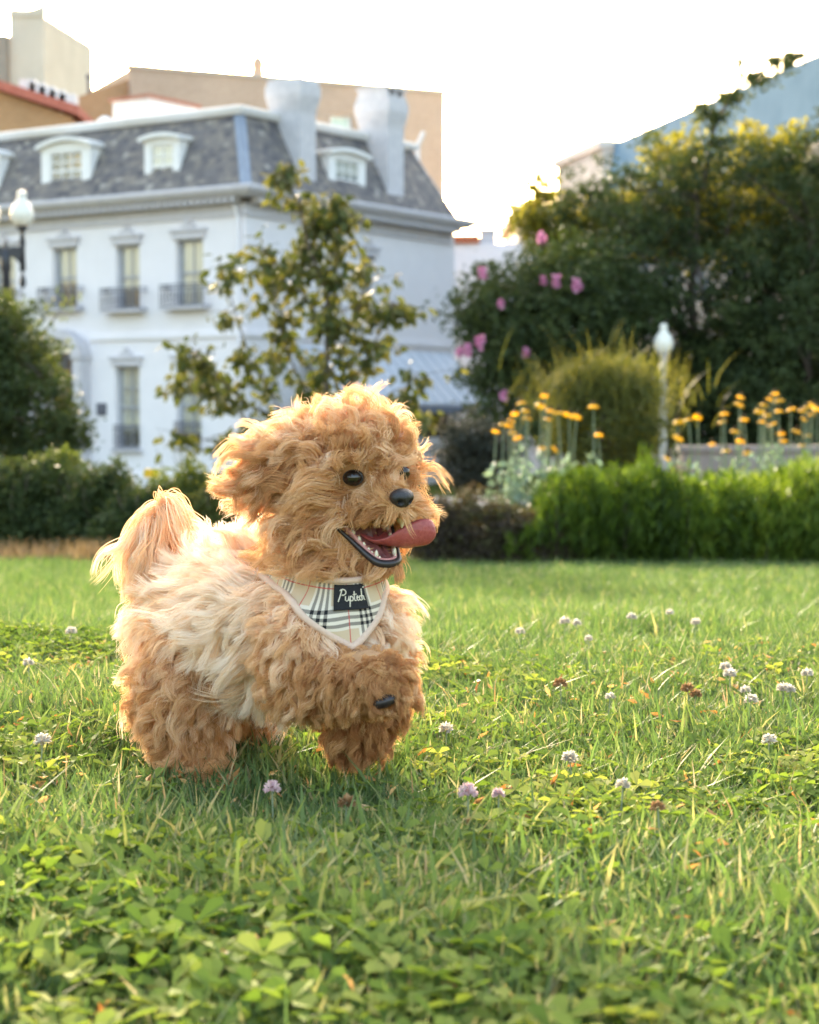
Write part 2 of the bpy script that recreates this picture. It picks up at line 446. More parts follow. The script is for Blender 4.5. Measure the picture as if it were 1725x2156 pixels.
while y < HY1:
    o = link("bracket", brm, None, house); o.rotation_euler = (0, 0, PI / 2); o.location = (0, y, 0); y += .22
# mansard roof
INS, ZT = 1.02, FL(493, 238, .9)[1]
e = -.16
r0 = [(HX0, e * -1 - .32 + .0), ]
bx0, bxr, byf, byb = HX0, .16, -.16, HY1 + .16
zb = zc + .062
rt = MB(); rt.add([(bx0, byf, zb), (bxr, byf, zb), (bxr, byb, zb), (bx0, byb, zb), (bx0, byf + INS, ZT), (bxr - INS, byf + INS, ZT), (bxr - INS, byb - INS, ZT), (bx0, byb - INS, ZT)],
                  [(0, 1, 5, 4), (1, 2, 6, 5), (2, 3, 7, 6), (4, 5, 6, 7), (3, 0, 4, 7), (0, 3, 2, 1)])
roof = rt.build("mansard_roof", M_slate_base, house)
# slates in courses on both visible slopes
SV, SF, ST = [], [], []
def slates(axis, a0, a1, hip0, hip1):
    rows = 15
    for r in range(rows):
        t0, t1 = r / rows, (r + 1.12) / rows
        A0 = a0 + INS * t0 * hip0; A1 = a1 - INS * t0 * hip1
        a = A0 - random.random() * .2
        while a < A1:
            w = random.uniform(.17, .26); p0, p1 = max(a, A0), min(a + w - .008, A1); a += w
            if p1 - p0 < .03: continue
            lift = random.uniform(.018, .034)
            q = []
            for (t, l, pp) in ((t0, lift, p0), (t0, lift, p1), (min(t1, 1), .006, p1), (min(t1, 1), .006, p0)):
                z = zb + (ZT - zb) * t + l * .3
                dd = INS * t - l
                q.append((pp, byf + dd, z) if axis == 'x' else (bxr - dd, pp, z))
            n = len(SV); SV.extend(q); SF.append((n, n + 1, n + 2, n + 3))
            ST.append(min(1, max(0, random.gauss(.38, .2) + (.4 if random.random() < .05 else 0))))
slates('x', bx0, bxr, 0, 1); slates('y', byf, byb, 1, 1)
so = link("slates", npmesh("slates", SV, SF, ST), M_slate, roof); so["kind"] = "stuff"
# hip flashing, top curb
hp = [Vector((bxr, byf, zb)), Vector((bxr - INS, byf + INS, ZT))]
m = MB(); dn = Vector((1, -1, .6)).normalized()
sL, sR = Vector((-1, 0, 0)) * .16, Vector((0, 1, 0)) * .16
v = []
for p in hp:
    v += [p + dn * .05, p + sL + Vector((0, -.05, .03)), p + sR + Vector((.05, 0, .03))]
m.add(v, [(0, 1, 4, 3), (0, 3, 5, 2), (1, 2, 5, 4), (0, 2, 1), (3, 4, 5)]); m.build("hip_flashing", M_zinc, roof)
m = MB(); m.add([(bxr, byb, zb + .03), (bxr - .2, byb + .05, zb + .03), (bxr - INS - .2, byb - INS + .05, ZT + .02), (bxr - INS + .04, byb - INS, ZT + .02), (bxr + .03, byb - .1, zb + .03), (bxr - INS + .05, byb - INS - .1, ZT + .02)],
                [(0, 1, 2, 3), (0, 3, 5, 4)]); m.build("hip_flashing", M_zinc, roof)
def curb(prof, name, mat, par):
    v = []; f = []; n = len(prof)
    for (o, z) in prof: v.append((HX0, byf + INS - o, z))
    for (o, z) in prof: v.append((bxr - INS + o, byf + INS - o, z))
    for (o, z) in prof: v.append((bxr - INS + o, byb - INS + o, z))
    for (o, z) in prof: v.append((HX0, byb - INS + o, z))
    for s_ in range(3):
        for i in range(n):
            j = (i + 1) % n; f.append((s_ * n + i, s_ * n + j, (s_ + 1) * n + j, (s_ + 1) * n + i))
    f.append(tuple(range(n))); f.append(tuple(range(4 * n - 1, 3 * n - 1, -1)))
    return MB().add(v, f).build(name, mat, par)
curb([(-.5, ZT + .02), (.02, ZT - .08), (.14, ZT - .06), (.20, ZT + .05), (.20, ZT + .13), (.10, ZT + .17), (-.5, ZT + .24)], "roof_curb", M_roofw, roof)
m = MB(); m.box(HX0, bxr - INS - .45, byf + INS + .45, byb - INS - .45, ZT + .03, ZT + .215); m.build("flat_roof", M_roofw, roof)
# dormers
def dormer(axis, a0, a1, z0, z1, d_front, arch, panes=(3, 4), glow_strip=None, blind=None):
    mb = MB(); dd = 1.25; am = (a0 + a1) / 2; w = a1 - a0
    P = HMAP[axis]
    wz0, wz1 = z0 + .11, z1 - .16
    wa0, wa1 = a0 + w * .17, a1 - w * .17
    # cheeks, front stiles, head
    hbox(mb, axis, a0, a0 + .06, d_front + .1, d_front + dd, z0, z1); hbox(mb, axis, a1 - .06, a1, d_front + .1, d_front + dd, z0, z1)
    hbox(mb, axis, a0 - .004, wa0, d_front, d_front + .099, z0, z1); hbox(mb, axis, wa1, a1 + .004, d_front, d_front + .099, z0, z1)
    hbox(mb, axis, wa0, wa1, d_front + .002, d_front + .097, z0, wz0); hbox(mb, axis, wa0, wa1, d_front + .002, d_front + .097, wz1, z1)
    front = mb.build("dormer", M_wframe, house)
    # roof: segmental arch slab
    n = 10; ov = .09; pts = []
    for i in range(n + 1):
        s_ = -1 + 2 * i / n; pts.append((am + s_ * (w / 2 + ov), z1 + .02 + arch * (1 - s_ * s_)))
    lower = [(p[0], p[1] - (.10 if i not in (0, n) else .10)) for i, p in enumerate(pts)]
    lower = [(p[0], min(p[1], z1 + arch * .9)) for p in lower]
    poly = pts + lower[::-1]
    m = MB()
    for i in range(n):
        q = [pts[i], pts[i + 1], lower[i + 1], lower[i]]
        v = [P(a, d_front - .16, z) for a, z in q] + [P(a, d_front + dd, z) for a, z in q]
        m.add(v, [(0, 1, 2, 3), (7, 6, 5, 4), (0, 4, 5, 1), (3, 2, 6, 7)] + ([(0, 3, 7, 4)] if i == 0 else []) + ([(1, 5, 6, 2)] if i == n - 1 else []))
    m.build("dormer_roof", M_wframe, front)
    m = MB()
    v = [P(a, d_front + .004, min(z - .03, z)) for a, z in pts if a0 <= a <= a1]
    hbox(m, axis, a0, a1, d_front + .01, d_front + .09, z1 + .002, z1 + .02 + arch * .35); m.build("pediment", M_wframe, front)
    window(axis, wa0, wa1, wz0, wz1, house, cols=panes[0], rows=panes[1], d=.02, frame=M_wframe, sill=False, crown=False, off=d_front, glow_strip=glow_strip, blind=blind, name="dormer_window", bar=.035, fr=.04)
    m = MB(); hbox(m, axis, a0 - .05, a1 + .05, d_front - .06, d_front - .003, z0 - .05, z0 + .05); m.build("dormer_sill", M_copper if axis == 'x' else M_wframe, front)
df = .10
q = FL(88, 405, df), FL(190, 300, df); dz0_, dz1_ = FL(138, 408, df)[1], FL(138, 306, df)[1]
dA = (q[0][0], q[1][0])
dormer('x', dA[0], dA[1], dz0_, dz1_, df, .20, glow_strip=[(.45, .62), (.68, 1.0)])
q0, q1 = FL(305, 400, df)[0], FL(378, 400, df)[0]
dormer('x', q0, q1, FL(340, 404, df)[1], FL(340, 290, df)[1], df, .10, panes=(2, 4), glow_strip=[(.0, .4)], blind=.95)
stepd = (q0 + q1) / 2 - (dA[0] + dA[1]) / 2
dormer('x', dA[0] - stepd, dA[1] - stepd, dz0_, dz1_, df, .20)
p0, p1 = FR(694, 430, -df)[0], FR(770, 430, -df)[0]
dormer('y', p0, p1, FR(735, 432, -df)[1], FR(735, 325, -df)[1], df, .12, panes=(3, 4), blind=.6)
# chimneys
M_chim = pmat("white_painted_brick", (0.50, 0.49, 0.51), (0.62, 0.60, 0.61), scale=5, rough=0.85, bump=.25)
def chimney(y0, y1, x0, x1, zb_, zt, cap):
    mb = MB(); h = zt - zb_
    mb.box(x0, x1, y0, y1, zb_, zt - .85)
    for i in range(4): g = .015 + .022 * i; mb.box(x0 - g, x1 + g, y0 - g, y1 + g, zt - .85 + .10 * i + .001, zt - .75 + .10 * i)
    mb.box(x0 - .10, x1 + .10, y0 - .10, y1 + .10, zt - .449, zt - .15); mb.box(x0 - .06, x1 + .06, y0 - .06, y1 + .06, zt - .149, zt)
    o = mb.build("chimney", M_chim, house)
    cm = MB()
    for i in range(int(h / .11)):
        z = zb_ + .11 * i
        if z > zt - .9: break
        cm.box(x0 - .004, x1 + .004, y0 - .004, y1 + .004, z, z + .085)
    cm.build("brick_courses", M_chim, o)
    if cap == 'pot':
        m = MB(); m.lathe([(.03, 0), (.03, .18), (.22, .2), (.22, .24), (.03, .3)], ((x0 + x1) / 2, (y0 + y1) / 2, zt), 10); m.build("chimney_cap", M_iron, o)
    else:
        m = MB()
        for yy in (y0, (y0 + y1) / 2, y1):
            m.box(x0, x1, yy - .06, yy + .06, zt + .001, zt + .20)
        m.box(x0 - .06, x1 + .06, y0 - .1, y1 + .1, zt + .201, zt + .26); m.build("chimney_cap", M_chim, o)
    m = MB(); m.prism([(x1 - .02 - .62, zb + 1.15), (x1 - .06, zb), (x1 - .3, zb), (x1 - .8, zb + 1.15)], 1, y0 - .03, y0 - .006); m.build("step_flashing", M_copper, o)
    return o
c1 = FR(631, 380, -.06)[0], FR(664, 380, -.06)[0]
chimney(c1[0], c1[1], -1.02, -.04, zb - .02, FR(650, 168, -.06)[1], 'pot')
c2 = FR(816, 430, -.06)[0], FR(849, 430, -.06)[0]
chimney(c2[0], c2[1], -1.02, -.04, zb - .02, FR(835, 205, -.06)[1], 'vent')
# rooftop boxes
def roof_pt(dx, dy, z):
    o, d = house_ray(dx, dy); t = (z - o.z) / d.z; return o + d * t
zr = ZT + .22
def back_pt(dx, dy, yloc):
    o, d = house_ray(dx, dy); t = (yloc - o.y) / d.y; return o + d * t
a, b_ = back_pt(238, 250, 4.0), back_pt(312, 205, 4.0)
m = MB(); m.box(a.x, b_.x, 4.0, 6.2, zr, b_.z); rb = m.build("roof_cabin", M_roofw, house)
m = MB(); m.box(a.x - .1, b_.x + .1, 3.9, 6.3, b_.z + .002, b_.z + .09); m.build("cabin_roof", pmat("red_painted_tin", (.30, .12, .08), (.38, .18, .12), scale=3, rough=.6), rb)
a = back_pt(222, 240, 3.4)
m = MB(); m.lathe([(.12, 0), (.12, .25), (.24, .26), (.24, .5), (.1, .62)], (a.x, 3.4, zr - .01), 12); m.build("roof_vent", M_roofw, house)
a = FR(880, 300, -1.6)
m = MB(); m.tube([(-1.6, a[0], ZT - .2), (-1.6, a[0], ZT + .35), (-1.45, a[0] + .1, ZT + .75)], .07, 8); m.build("roof_pipe", M_roofw, house)
# side awning: steep pale roof, posts, low wall
ay0, ay1 = 2.2, HY1 - .05
az1, az0 = FR(900, 742)[1], 0.0
o_, d_ = house_ray(1010, 850)
OUT = 1.45
t = (OUT - o_.x) / d_.x; az0 = (o_ + d_ * t).z
M_awn = pmat("pale_blue_metal_roof", (0.50, 0.54, 0.60), (0.58, 0.62, 0.67), scale=1.2, rough=0.5)
m = MB(); m.prism([(.002, az1), (OUT, az0), (OUT, az0 - .08), (.002, az1 - .10)], 1, ay0, ay1); pr = m.build("porch_roof", M_awn, house)
for k in range(14):
    yk = ay0 + .06 + (ay1 - ay0 - .12) * k / 13
    m = MB(); m.prism([(.01, az1 + .035), (OUT + .01, az0 + .035), (OUT + .01, az0 + .001), (.01, az1 + .001)], 1, yk - .02, yk + .02); m.build("seam", M_awn, pr)
m = MB(); m.box(OUT - .05, OUT + .04, ay0 - .05, ay1 + .05, az0 - .28, az0 - .085); m.build("porch_fascia", pmat("slate_blue_paint", (.17, .20, .28), (.22, .25, .33), scale=3, rough=.6), house)
for k in range(5):
    yk = ay0 + .08 + (ay1 - ay0 - .16) * k / 4
    m = MB(); m.box(OUT - .10, OUT - .0, yk - .05, yk + .05, -.5, az0 - .281); m.build("porch_post", M_sash, house)
pz = az0 - .95
m = MB(); m.box(OUT - .2, OUT - .11, ay0, ay1, -.6, pz); m.build("porch_wall", M_white, house)
m = MB(); m.box(.004, .03, ay0 + .1, ay1 - .1, pz - .4, az0 + .2); m.build("porch_shade_panel", M_dark, house)  # dark panel painted for the shade beneath the porch roof

# ================================================================ neighbouring buildings
# low white annex to the right of the house
YA = 63.0
a, b_ = at(940, 512, YA), at(1062, 512, YA)
GA = float(gz(YA))
annex = empty("white_annex", (a.x, YA, GA), math.radians(-6), "low white rear building with red coping and small square chimney", "building")
wA = b_.x - a.x; hA = a.z - GA
wx0, wx1 = (at(952, 0, YA).x - a.x), (at(968, 0, YA).x - a.x); wz0, wz1 = at(960, 690, YA).z - GA, at(960, 605, YA).z - GA
m = MB(); m.box(0, wA + 3, 0, 6, -.5, hA - .02); m.build("wall", M_white, annex)
m = MB(); m.box(-.1, wA * .55, -.12, 6.1, hA - .018, hA + .25); m.build("roof_coping", pmat("red_tile_coping", (.36, .10, .05), (.46, .16, .08), scale=5, rough=.8), annex)
p = at(1010, 488, YA)
m = MB(); m.box(p.x - a.x, p.x - a.x + .5, .2, .7, hA - .019, p.z - GA); m.box(p.x - a.x - .06, p.x - a.x + .56, .14, .76, p.z - GA + .001, p.z - GA + .10); m.build("chimney", M_chim, annex)
m = MB(); m.box(wx0, wx1, -.07, -.003, wz0, wz1); wo = m.build("window", M_sash, annex)
for k in range(2):
    for j in range(2):
        m = MB(); m.box(wx0 + .02 + (wx1 - wx0) * k / 2, wx0 - .02 + (wx1 - wx0) * (k + 1) / 2, -.09, -.071, wz0 + .04 + (wz1 - wz0) * j / 2, wz0 - .04 + (wz1 - wz0) * (j + 1) / 2); m.build("pane", pmat("dusky_glass", (.12, .15, .19), rough=.1, spec=.6), wo)

# tan brick building with a blank wall behind the house
YT = 74.0
pl = at(275, 144, YT); dT = Vector((0.903, 0.429, 0))
GT = float(gz(YT)); rzT = math.atan2(dT.y, dT.x)
tan_b = empty("tan_brick_building", (pl.x, pl.y, GT), rzT, "tall tan brick building with blank party wall and one small window", "building")
TM = Matrix.Translation((pl.x, pl.y, GT)) @ Matrix.Rotation(rzT, 4, 'Z'); TMi = TM.inverted()
def tan_pt(dx, dy, y=0.0):
    o = TMi @ Vector((0, 0, CAM_Z)); d = TMi.to_3x3() @ ray(dx, dy); t = (y - o.y) / d.y; return o + d * t
def brick_mat(name, c1, c2, mort, sc):
    m, nt, b = new_mat(name)
    tc = nt.nodes.new("ShaderNodeTexCoord"); mp = nt.nodes.new("ShaderNodeMapping"); mp.inputs["Rotation"].default_value = (PI / 2, 0, 0)
    br = nt.nodes.new("ShaderNodeTexBrick"); br.inputs["Scale"].default_value = sc
    br.inputs["Color1"].default_value = (*c1, 1); br.inputs["Color2"].default_value = (*c2, 1); br.inputs["Mortar"].default_value = (*mort, 1)
    nz = nt.nodes.new("ShaderNodeTexNoise"); nz.inputs["Scale"].default_value = .35; nz.inputs["Detail"].default_value = 6
    mx = nt.nodes.new("ShaderNodeMix"); mx.data_type = 'RGBA'; mx.blend_type = 'MULTIPLY'; mx.inputs[0].default_value = .5
    nt.links.new(tc.outputs["Object"], mp.inputs[0]); nt.links.new(mp.outputs[0], br.inputs[0]); nt.links.new(tc.outputs["Object"], nz.inputs["Vector"])
    nt.links.new(br.outputs[0], mx.inputs[6]); nt.links.new(nz.outputs["Fac"], mx.inputs[7]); nt.links.new(mx.outputs[2], b.inputs["Base Color"])
    b.inputs["Roughness"].default_value = .9
    return m
M_tan = brick_mat("tan_brick", (0.58, 0.42, 0.30), (0.66, 0.49, 0.36), (0.60, 0.50, 0.40), 4)
M_tan2 = brick_mat("orange_brick", (0.50, 0.28, 0.13), (0.58, 0.34, 0.17), (0.50, 0.36, 0.22), 4)
pr_ = tan_pt(936, 197); TW = pr_.x; TH = tan_pt(275, 144).z
g0, g1, gzb, gzt = tan_pt(695, 0).x, tan_pt(742, 0).x, tan_pt(718, 290).z, tan_pt(718, 241).z
tw = MB()
A = [0, g0, g1, TW]; Z = [-1, gzb, gzt, TH]
for i in range(3):
    for j in range(3):
        if i == 1 and j == 1: continue
        tw.add([(A[i], 0, Z[j]), (A[i + 1], 0, Z[j]), (A[i + 1], 0, Z[j + 1]), (A[i], 0, Z[j + 1])], [(0, 1, 2, 3)])
for (p, q) in (((g0, gzb), (g1, gzb)), ((g1, gzb), (g1, gzt)), ((g1, gzt), (g0, gzt)), ((g0, gzt), (g0, gzb))):
    tw.add([(p[0], 0, p[1]), (q[0], 0, q[1]), (q[0], .6, q[1]), (p[0], .6, p[1])], [(0, 1, 2, 3)])
tw.add([(0, 0, -1), (0, 14, -1), (0, 14, TH), (0, 0, TH)], [(0, 1, 2, 3)]); tw.add([(TW, 0, -1), (TW, 14, -1), (TW, 14, TH), (TW, 0, TH)], [(0, 1, 2, 3)])
tw.add([(0, 14, -1), (TW, 14, -1), (TW, 14, TH), (0, 14, TH)], [(0, 1, 2, 3)]); tw.add([(0, 0, TH), (TW, 0, TH), (TW, 14, TH), (0, 14, TH)], [(0, 1, 2, 3)])
tw.build("wall", M_tan, tan_b)
m = MB(); m.box(-.08, TW + .08, -.08, .35, TH + .002, TH + .16); m.build("parapet_coping", pmat("stone_coping", (.42, .36, .30), (.5, .44, .37), scale=2, rough=.85), tan_b)
m = MB()
for (x0, x1, z0, z1) in ((g0, g0 + .12, gzb, gzt), (g1 - .12, g1, gzb, gzt), (g0 + .12, g1 - .12, gzb, gzb + .12), (g0 + .12, g1 - .12, gzt - .12, gzt)): m.box(x0, x1, .15, .25, z0, z1)
wo = m.build("window", M_wframe, tan_b)
m = MB(); m.box(g0 + .12, g1 - .12, .18, .2, gzb + .12, gzt - .12); m.build("pane", pmat("pale_green_glass", (.50, .62, .54), (.60, .70, .62), scale=1, rough=.15), wo)
p = tan_pt(543, 150, 3.0)
m = MB(); m.lathe([(.16, 0), (.16, .55), (.24, .6), (.26, .8), (.22, 1.0), (.27, 1.1), (.22, 1.35), (.08, 1.5)], (p.x, 3.0, TH + .0), 12); m.build("roof_vent", M_tan, tan_b)
# lower gabled wing of the tan building, left
q0, q1 = tan_pt(275, 168, .3), tan_pt(125, 217, .3)
m = MB(); m.prism([(-.003, -1), (-.003, q0.z), (q1.x, q1.z), (q1.x, -1)], 1, .3, 12); wg = m.build("gabled_wing", M_tan2, tan_b)
p = tan_pt(187, 200, 1)
m = MB(); m.tube([(p.x, 1, p.z - 1.2), (p.x, 1, p.z + .6)], .06, 6); m.lathe([(.06, 0), (.12, .1), (.06, .2)], (p.x, 1, p.z + .6), 8); m.build("flue_pipe", M_iron, wg)

# red roofed low building at the left
YR = 66.0
a, b_ = at(-60, 262, YR), at(152, 262, YR); GR = float(gz(YR))
red_b = empty("red_roofed_building", (a.x, YR, GR), 0, "low building with sloping red tiled roof beside the beige tower", "building")
W_ = b_.x - a.x; h0, h1 = at(0, 196, YR).z - GR, at(150, 243, YR).z - GR
m = MB(); m.prism([(0, -1), (0, h0 + .4), (W_, h1 - .05), (W_, -1)], 1, 0, 9); m.build("wall", M_tan2, red_b)
def roof_slab(x0, z0, x1, z1, y0, y1, th): return [(x0, z0), (x1, z1), (x1, z1 + th), (x0, z0 + th)]
m = MB(); m.prism(roof_slab(-.2, h0 + .46, W_ + .3, h1 - .05, 0, 0, .32), 1, -.45, 9.3); rr = m.build("roof", pmat("red_roof_tiles", (.36, .10, .07), (.46, .16, .11), scale=6, rough=.8), red_b)
m = MB()
for k in range(5):
    xx = W_ * (.45 + .1 * k); zz = h0 + .79 + (h1 - h0 - .5) * (.45 + .1 * k); m.box(xx, xx + .55, .5, 1.2, zz - .3, zz + .35)
m.build("roof_skylight_row", M_roofw, rr)
# beige tower far left
YB = 120.0
a, b_ = at(20, 60, YB), at(95, 38, YB); GB = float(gz(YB))
tower = empty("beige_tower", (a.x, YB, GB), math.radians(-8), "tall beige apartment tower with a darker windowed side face", "tower")
W_ = b_.x - a.x; Ht = a.z - GB + .7
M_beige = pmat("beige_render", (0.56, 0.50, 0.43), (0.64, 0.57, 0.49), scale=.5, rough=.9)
M_beiged = pmat("dark_beige_side", (0.28, 0.24, 0.21), (0.34, 0.29, 0.25), scale=1, rough=.9)  # darker tone of the beige for the side face
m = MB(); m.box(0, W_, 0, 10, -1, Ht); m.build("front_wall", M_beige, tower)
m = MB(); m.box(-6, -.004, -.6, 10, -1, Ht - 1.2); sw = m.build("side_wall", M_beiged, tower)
m = MB(); m.prism([(0, Ht + .002), (W_ + .004, Ht + .002), (W_ + .004, Ht + .75), (W_ - .5, Ht + .5), (W_ - 1.0, Ht + .42), (0, Ht + .5)], 1, -.1, .4); m.build("parapet", M_beige, tower)
wm = MB().box(-.5, .5, -.04, .04, 0, 1.5).mesh("window"); wm.materials.append(pmat("tower_glass", (.10, .11, .13), rough=.15, spec=.6))
for r in range(9):
    for c_ in range(3):
        o = link("window", wm, None, tower); o.location = (-5.2 + 1.9 * c_, -.65, Ht - 3.5 - 3.0 * r)
# big stone building with a blue roof at the right, seen through the trees
YS = 70.0
a, b_ = at(1166, 338, YS), at(1760, 145, 47.0); GS = float(gz(60))
dS = Vector((b_.x - a.x, b_.y - a.y, 0)); LS = dS.length * 1.25
stone = empty("stone_office_building", (a.x, a.y, GS), math.atan2(dS.y, dS.x), "large pale stone building with blue metal roof behind the big trees", "building")
HS = a.z - GS
M_stone = pmat("pale_limestone", (0.56, 0.50, 0.45), (0.66, 0.60, 0.54), scale=1.3, rough=.85)
M_bluer = pmat("blue_metal_roof", (0.13, 0.22, 0.30), (0.17, 0.27, 0.36), scale=1, rough=.9, spec=.05)
WT = HS - 2.6
m = MB(); m.box(0, LS, 0, 16, -1, WT - .45); m.build("wall", M_stone, stone)
m = MB(); m.box(.002, 5.2, .15, 15.8, WT - .0, HS - .25); m.box(-.15, 5.3, .0, 16, HS - .249, HS); m.build("parapet_storey", M_stone, stone)
m = MB(); m.box(-.35, LS, -.5, 16.4, WT - .448, WT - .15); m.box(-.15, LS, -.25, 16.2, WT - .149, WT - .002); m.build("cornice", M_stone, stone)
m = MB(); m.prism([(.1, WT), (.55, HS - .1), (15.4, HS - .1), (15.8, WT)], 0, 5.31, LS); m.build("blue_roof", M_bluer, stone)
wm = MB().box(-.65, .65, -.05, .04, 0, 2.2).mesh("window"); wm.materials.append(pmat("office_glass", (.15, .18, .20), rough=.12, spec=.6))
for r in range(3):
    for c_ in range(10):
        o = link("window", wm, None, stone); o.location = (1.8 + 2.6 * c_, -.002, WT - 3.4 - 3.5 * r)
# its lower wing
a = at(1076, 430, 76); b_ = at(1190, 430, 76); G2 = float(gz(76))
wing = empty("stone_corner_block", (a.x, a.y, G2), 0, "low pale stone block with moulded cornice left of the big trees", "building")
h = a.z - G2
m = MB(); m.box(.25, 9, .3, 10, -1, h - .5); m.build("wall", M_stone, wing)
m = MB(); m.box(0, 9.1, 0, 10, h - .498, h - .25); m.box(.12, 9.1, .15, 10, h - .249, h); m.build("cornice", M_stone, wing)
# low retaining wall at the right
a, b_ = at(1436, 938, 24.5), at(1760, 925, 24.5); G3 = float(gz(24.5))
lw = empty("retaining_wall", (a.x, 24.5, G3), 0, "low pale concrete wall behind the yellow flowers", "wall")
M_conc = pmat("pale_concrete", (0.27, 0.225, 0.20), (0.36, 0.30, 0.27), scale=2.5, rough=.9, bump=.1)
wl_ = b_.x - a.x + 2.5; hh = a.z - G3
nb = 4
for k in range(nb):
    m = MB(); m.box(wl_ * k / nb + .004, wl_ * (k + 1) / nb - .004, 0, .35, -.3, hh - .08); m.build("panel", M_conc, lw)
m = MB(); m.box(-.03, wl_ + .03, -.04, .39, hh - .078, hh); m.build("coping", M_conc, lw)

# ================================================================ lamps and small street furniture
M_globe = pmat("milk_glass_globe", (0.78, 0.75, 0.64), (0.82, 0.79, 0.70), scale=3, rough=.3, spec=.5)
M_post = pmat("pale_grey_post_paint", (0.36, 0.34, 0.31), (0.50, 0.47, 0.43), scale=9, rough=.55, stretch=(1, 1, .3))
M_blk = pmat("black_iron", (0.022, 0.022, 0.028), (0.04, 0.04, 0.05), scale=9, rough=.4, spec=.5)
GLOBE = [(.10, 0), (.16, .04), (.205, .14), (.21, .22), (.19, .31), (.14, .40), (.085, .46), (.075, .52), (.09, .55), (.075, .60), (.02, .63)]
YL = 40.0
b_ = at(1393, 1020, YL); gl = at(1397, 744, YL); G4 = float(gz(YL))
lamp = empty("park_lamp", (gl.x, YL, G4), 0, "pale grey park lamp post with a single acorn globe", "street lamp")
hl = gl.z - G4
m = MB(); m.lathe([(.20, 0), (.20, .25), (.16, .32), (.13, .5), (.085, .6), (.078, hl * .5), (.068, hl - .35), (.085, hl - .33), (.085, hl - .28), (.06, hl - .25), (.075, hl - .1), (.11, hl - .03), (.11, hl)], k=20)
post = m.build("post", M_post, lamp, smooth=True)
m = MB()
for j in range(12):
    a_ = 2 * PI * j / 12; m.tube([(.078 * math.cos(a_), .078 * math.sin(a_), .62), (.066 * math.cos(a_), .066 * math.sin(a_), hl - .36)], .011, 4)
m.build("fluting", M_post, post)
m = MB(); m.lathe(GLOBE, (0, 0, hl + .002), 24); m.build("globe", M_globe, lamp, smooth=True)
YW = 36.0
pc = at(13, 560, YW); gb = at(47, 476, YW); G5 = float(gz(YW))
twin = empty("twin_lamp", (pc.x, YW, G5), 0, "black iron twin lamp post with pale globe, beside the dark shrub", "street lamp")
gxo = gb.x - pc.x; gzl = gb.z - G5; arm = at(13, 540, YW).z - G5; ft = at(13, 505, YW).z - G5
m = MB(); m.lathe([(.28, 0), (.28, .3), (.2, .4), (.16, .8), (.09, .95), (.075, arm - .3), (.10, arm - .25), (.085, arm + .1), (.05, arm + .14), (.035, ft - .15), (.045, ft - .12), (.01, ft + .02)], k=18); m.build("post", M_blk, twin, smooth=True)
for s_ in (-1, 1):
    m = MB(); m.box(min(s_ * .06, s_ * (gxo + .04)), max(s_ * .06, s_ * (gxo + .04)), -.05, .05, arm + .0, arm + .18)
    pts = [(s_ * (.06 + (gxo - .06) * t_), 0, arm - .22 * (1 - math.sqrt(max(0, 1 - t_ ** 2)))) for t_ in np.linspace(0, 1, 7)]
    m.prism([(s_ * .06, arm - .0)] + [(s_ * (.06 + (gxo - .08) * t_), arm - .18 * t_ ** 2) for t_ in np.linspace(0, 1, 6)] + [(s_ * (gxo + .03), arm - .25), (s_ * (gxo + .03), arm - .001)], 1, -.04, .04)
    ao = m.build("arm", M_blk, twin)
    m = MB(); m.lathe([(.06, arm - .28), (.05, arm + .2), (.065, arm + .26), (.035, arm + .36), (.055, gzl - .22), (.03, gzl - .16), (.05, gzl - .09), (.11, gzl - .04), (.11, gzl)], (s_ * gxo, 0, 0), 14); m.build("globe_pedestal", M_blk, twin, smooth=True)
    m = MB(); m.lathe([(.004, -.30), (.05, -.24), (.07, -.16), (.045, -.06), (.02, .0), (.012, .07)], (s_ * gxo, 0, arm - .32), 12); m.build("pendant", M_blk, ao, smooth=True)
    m = MB(); m.lathe([(r * 1.04, z * 1.06) for r, z in GLOBE], (s_ * gxo, 0, gzl + .002), 24); m.build("globe", M_globe, twin, smooth=True)
# small yellow sign on a stake
YY_ = 22.0
p = at(320, 1006, YY_); G6 = float(gz(YY_))
sg = empty("yellow_marker_sign", (p.x, YY_, G6), 0, "small blank yellow sign on a stake among the low shrubs", "sign")
hs = p.z - G6
m = MB(); m.box(-.015, .015, .012, .03, -.1, hs + .05); m.build("stake", M_iron, sg)
m = MB(); m.box(-.085, .085, -.006, .010, hs, hs + .105); m.build("board", pmat("yellow_board", (.72, .42, .02), (.80, .50, .03), scale=6, rough=.5), sg)
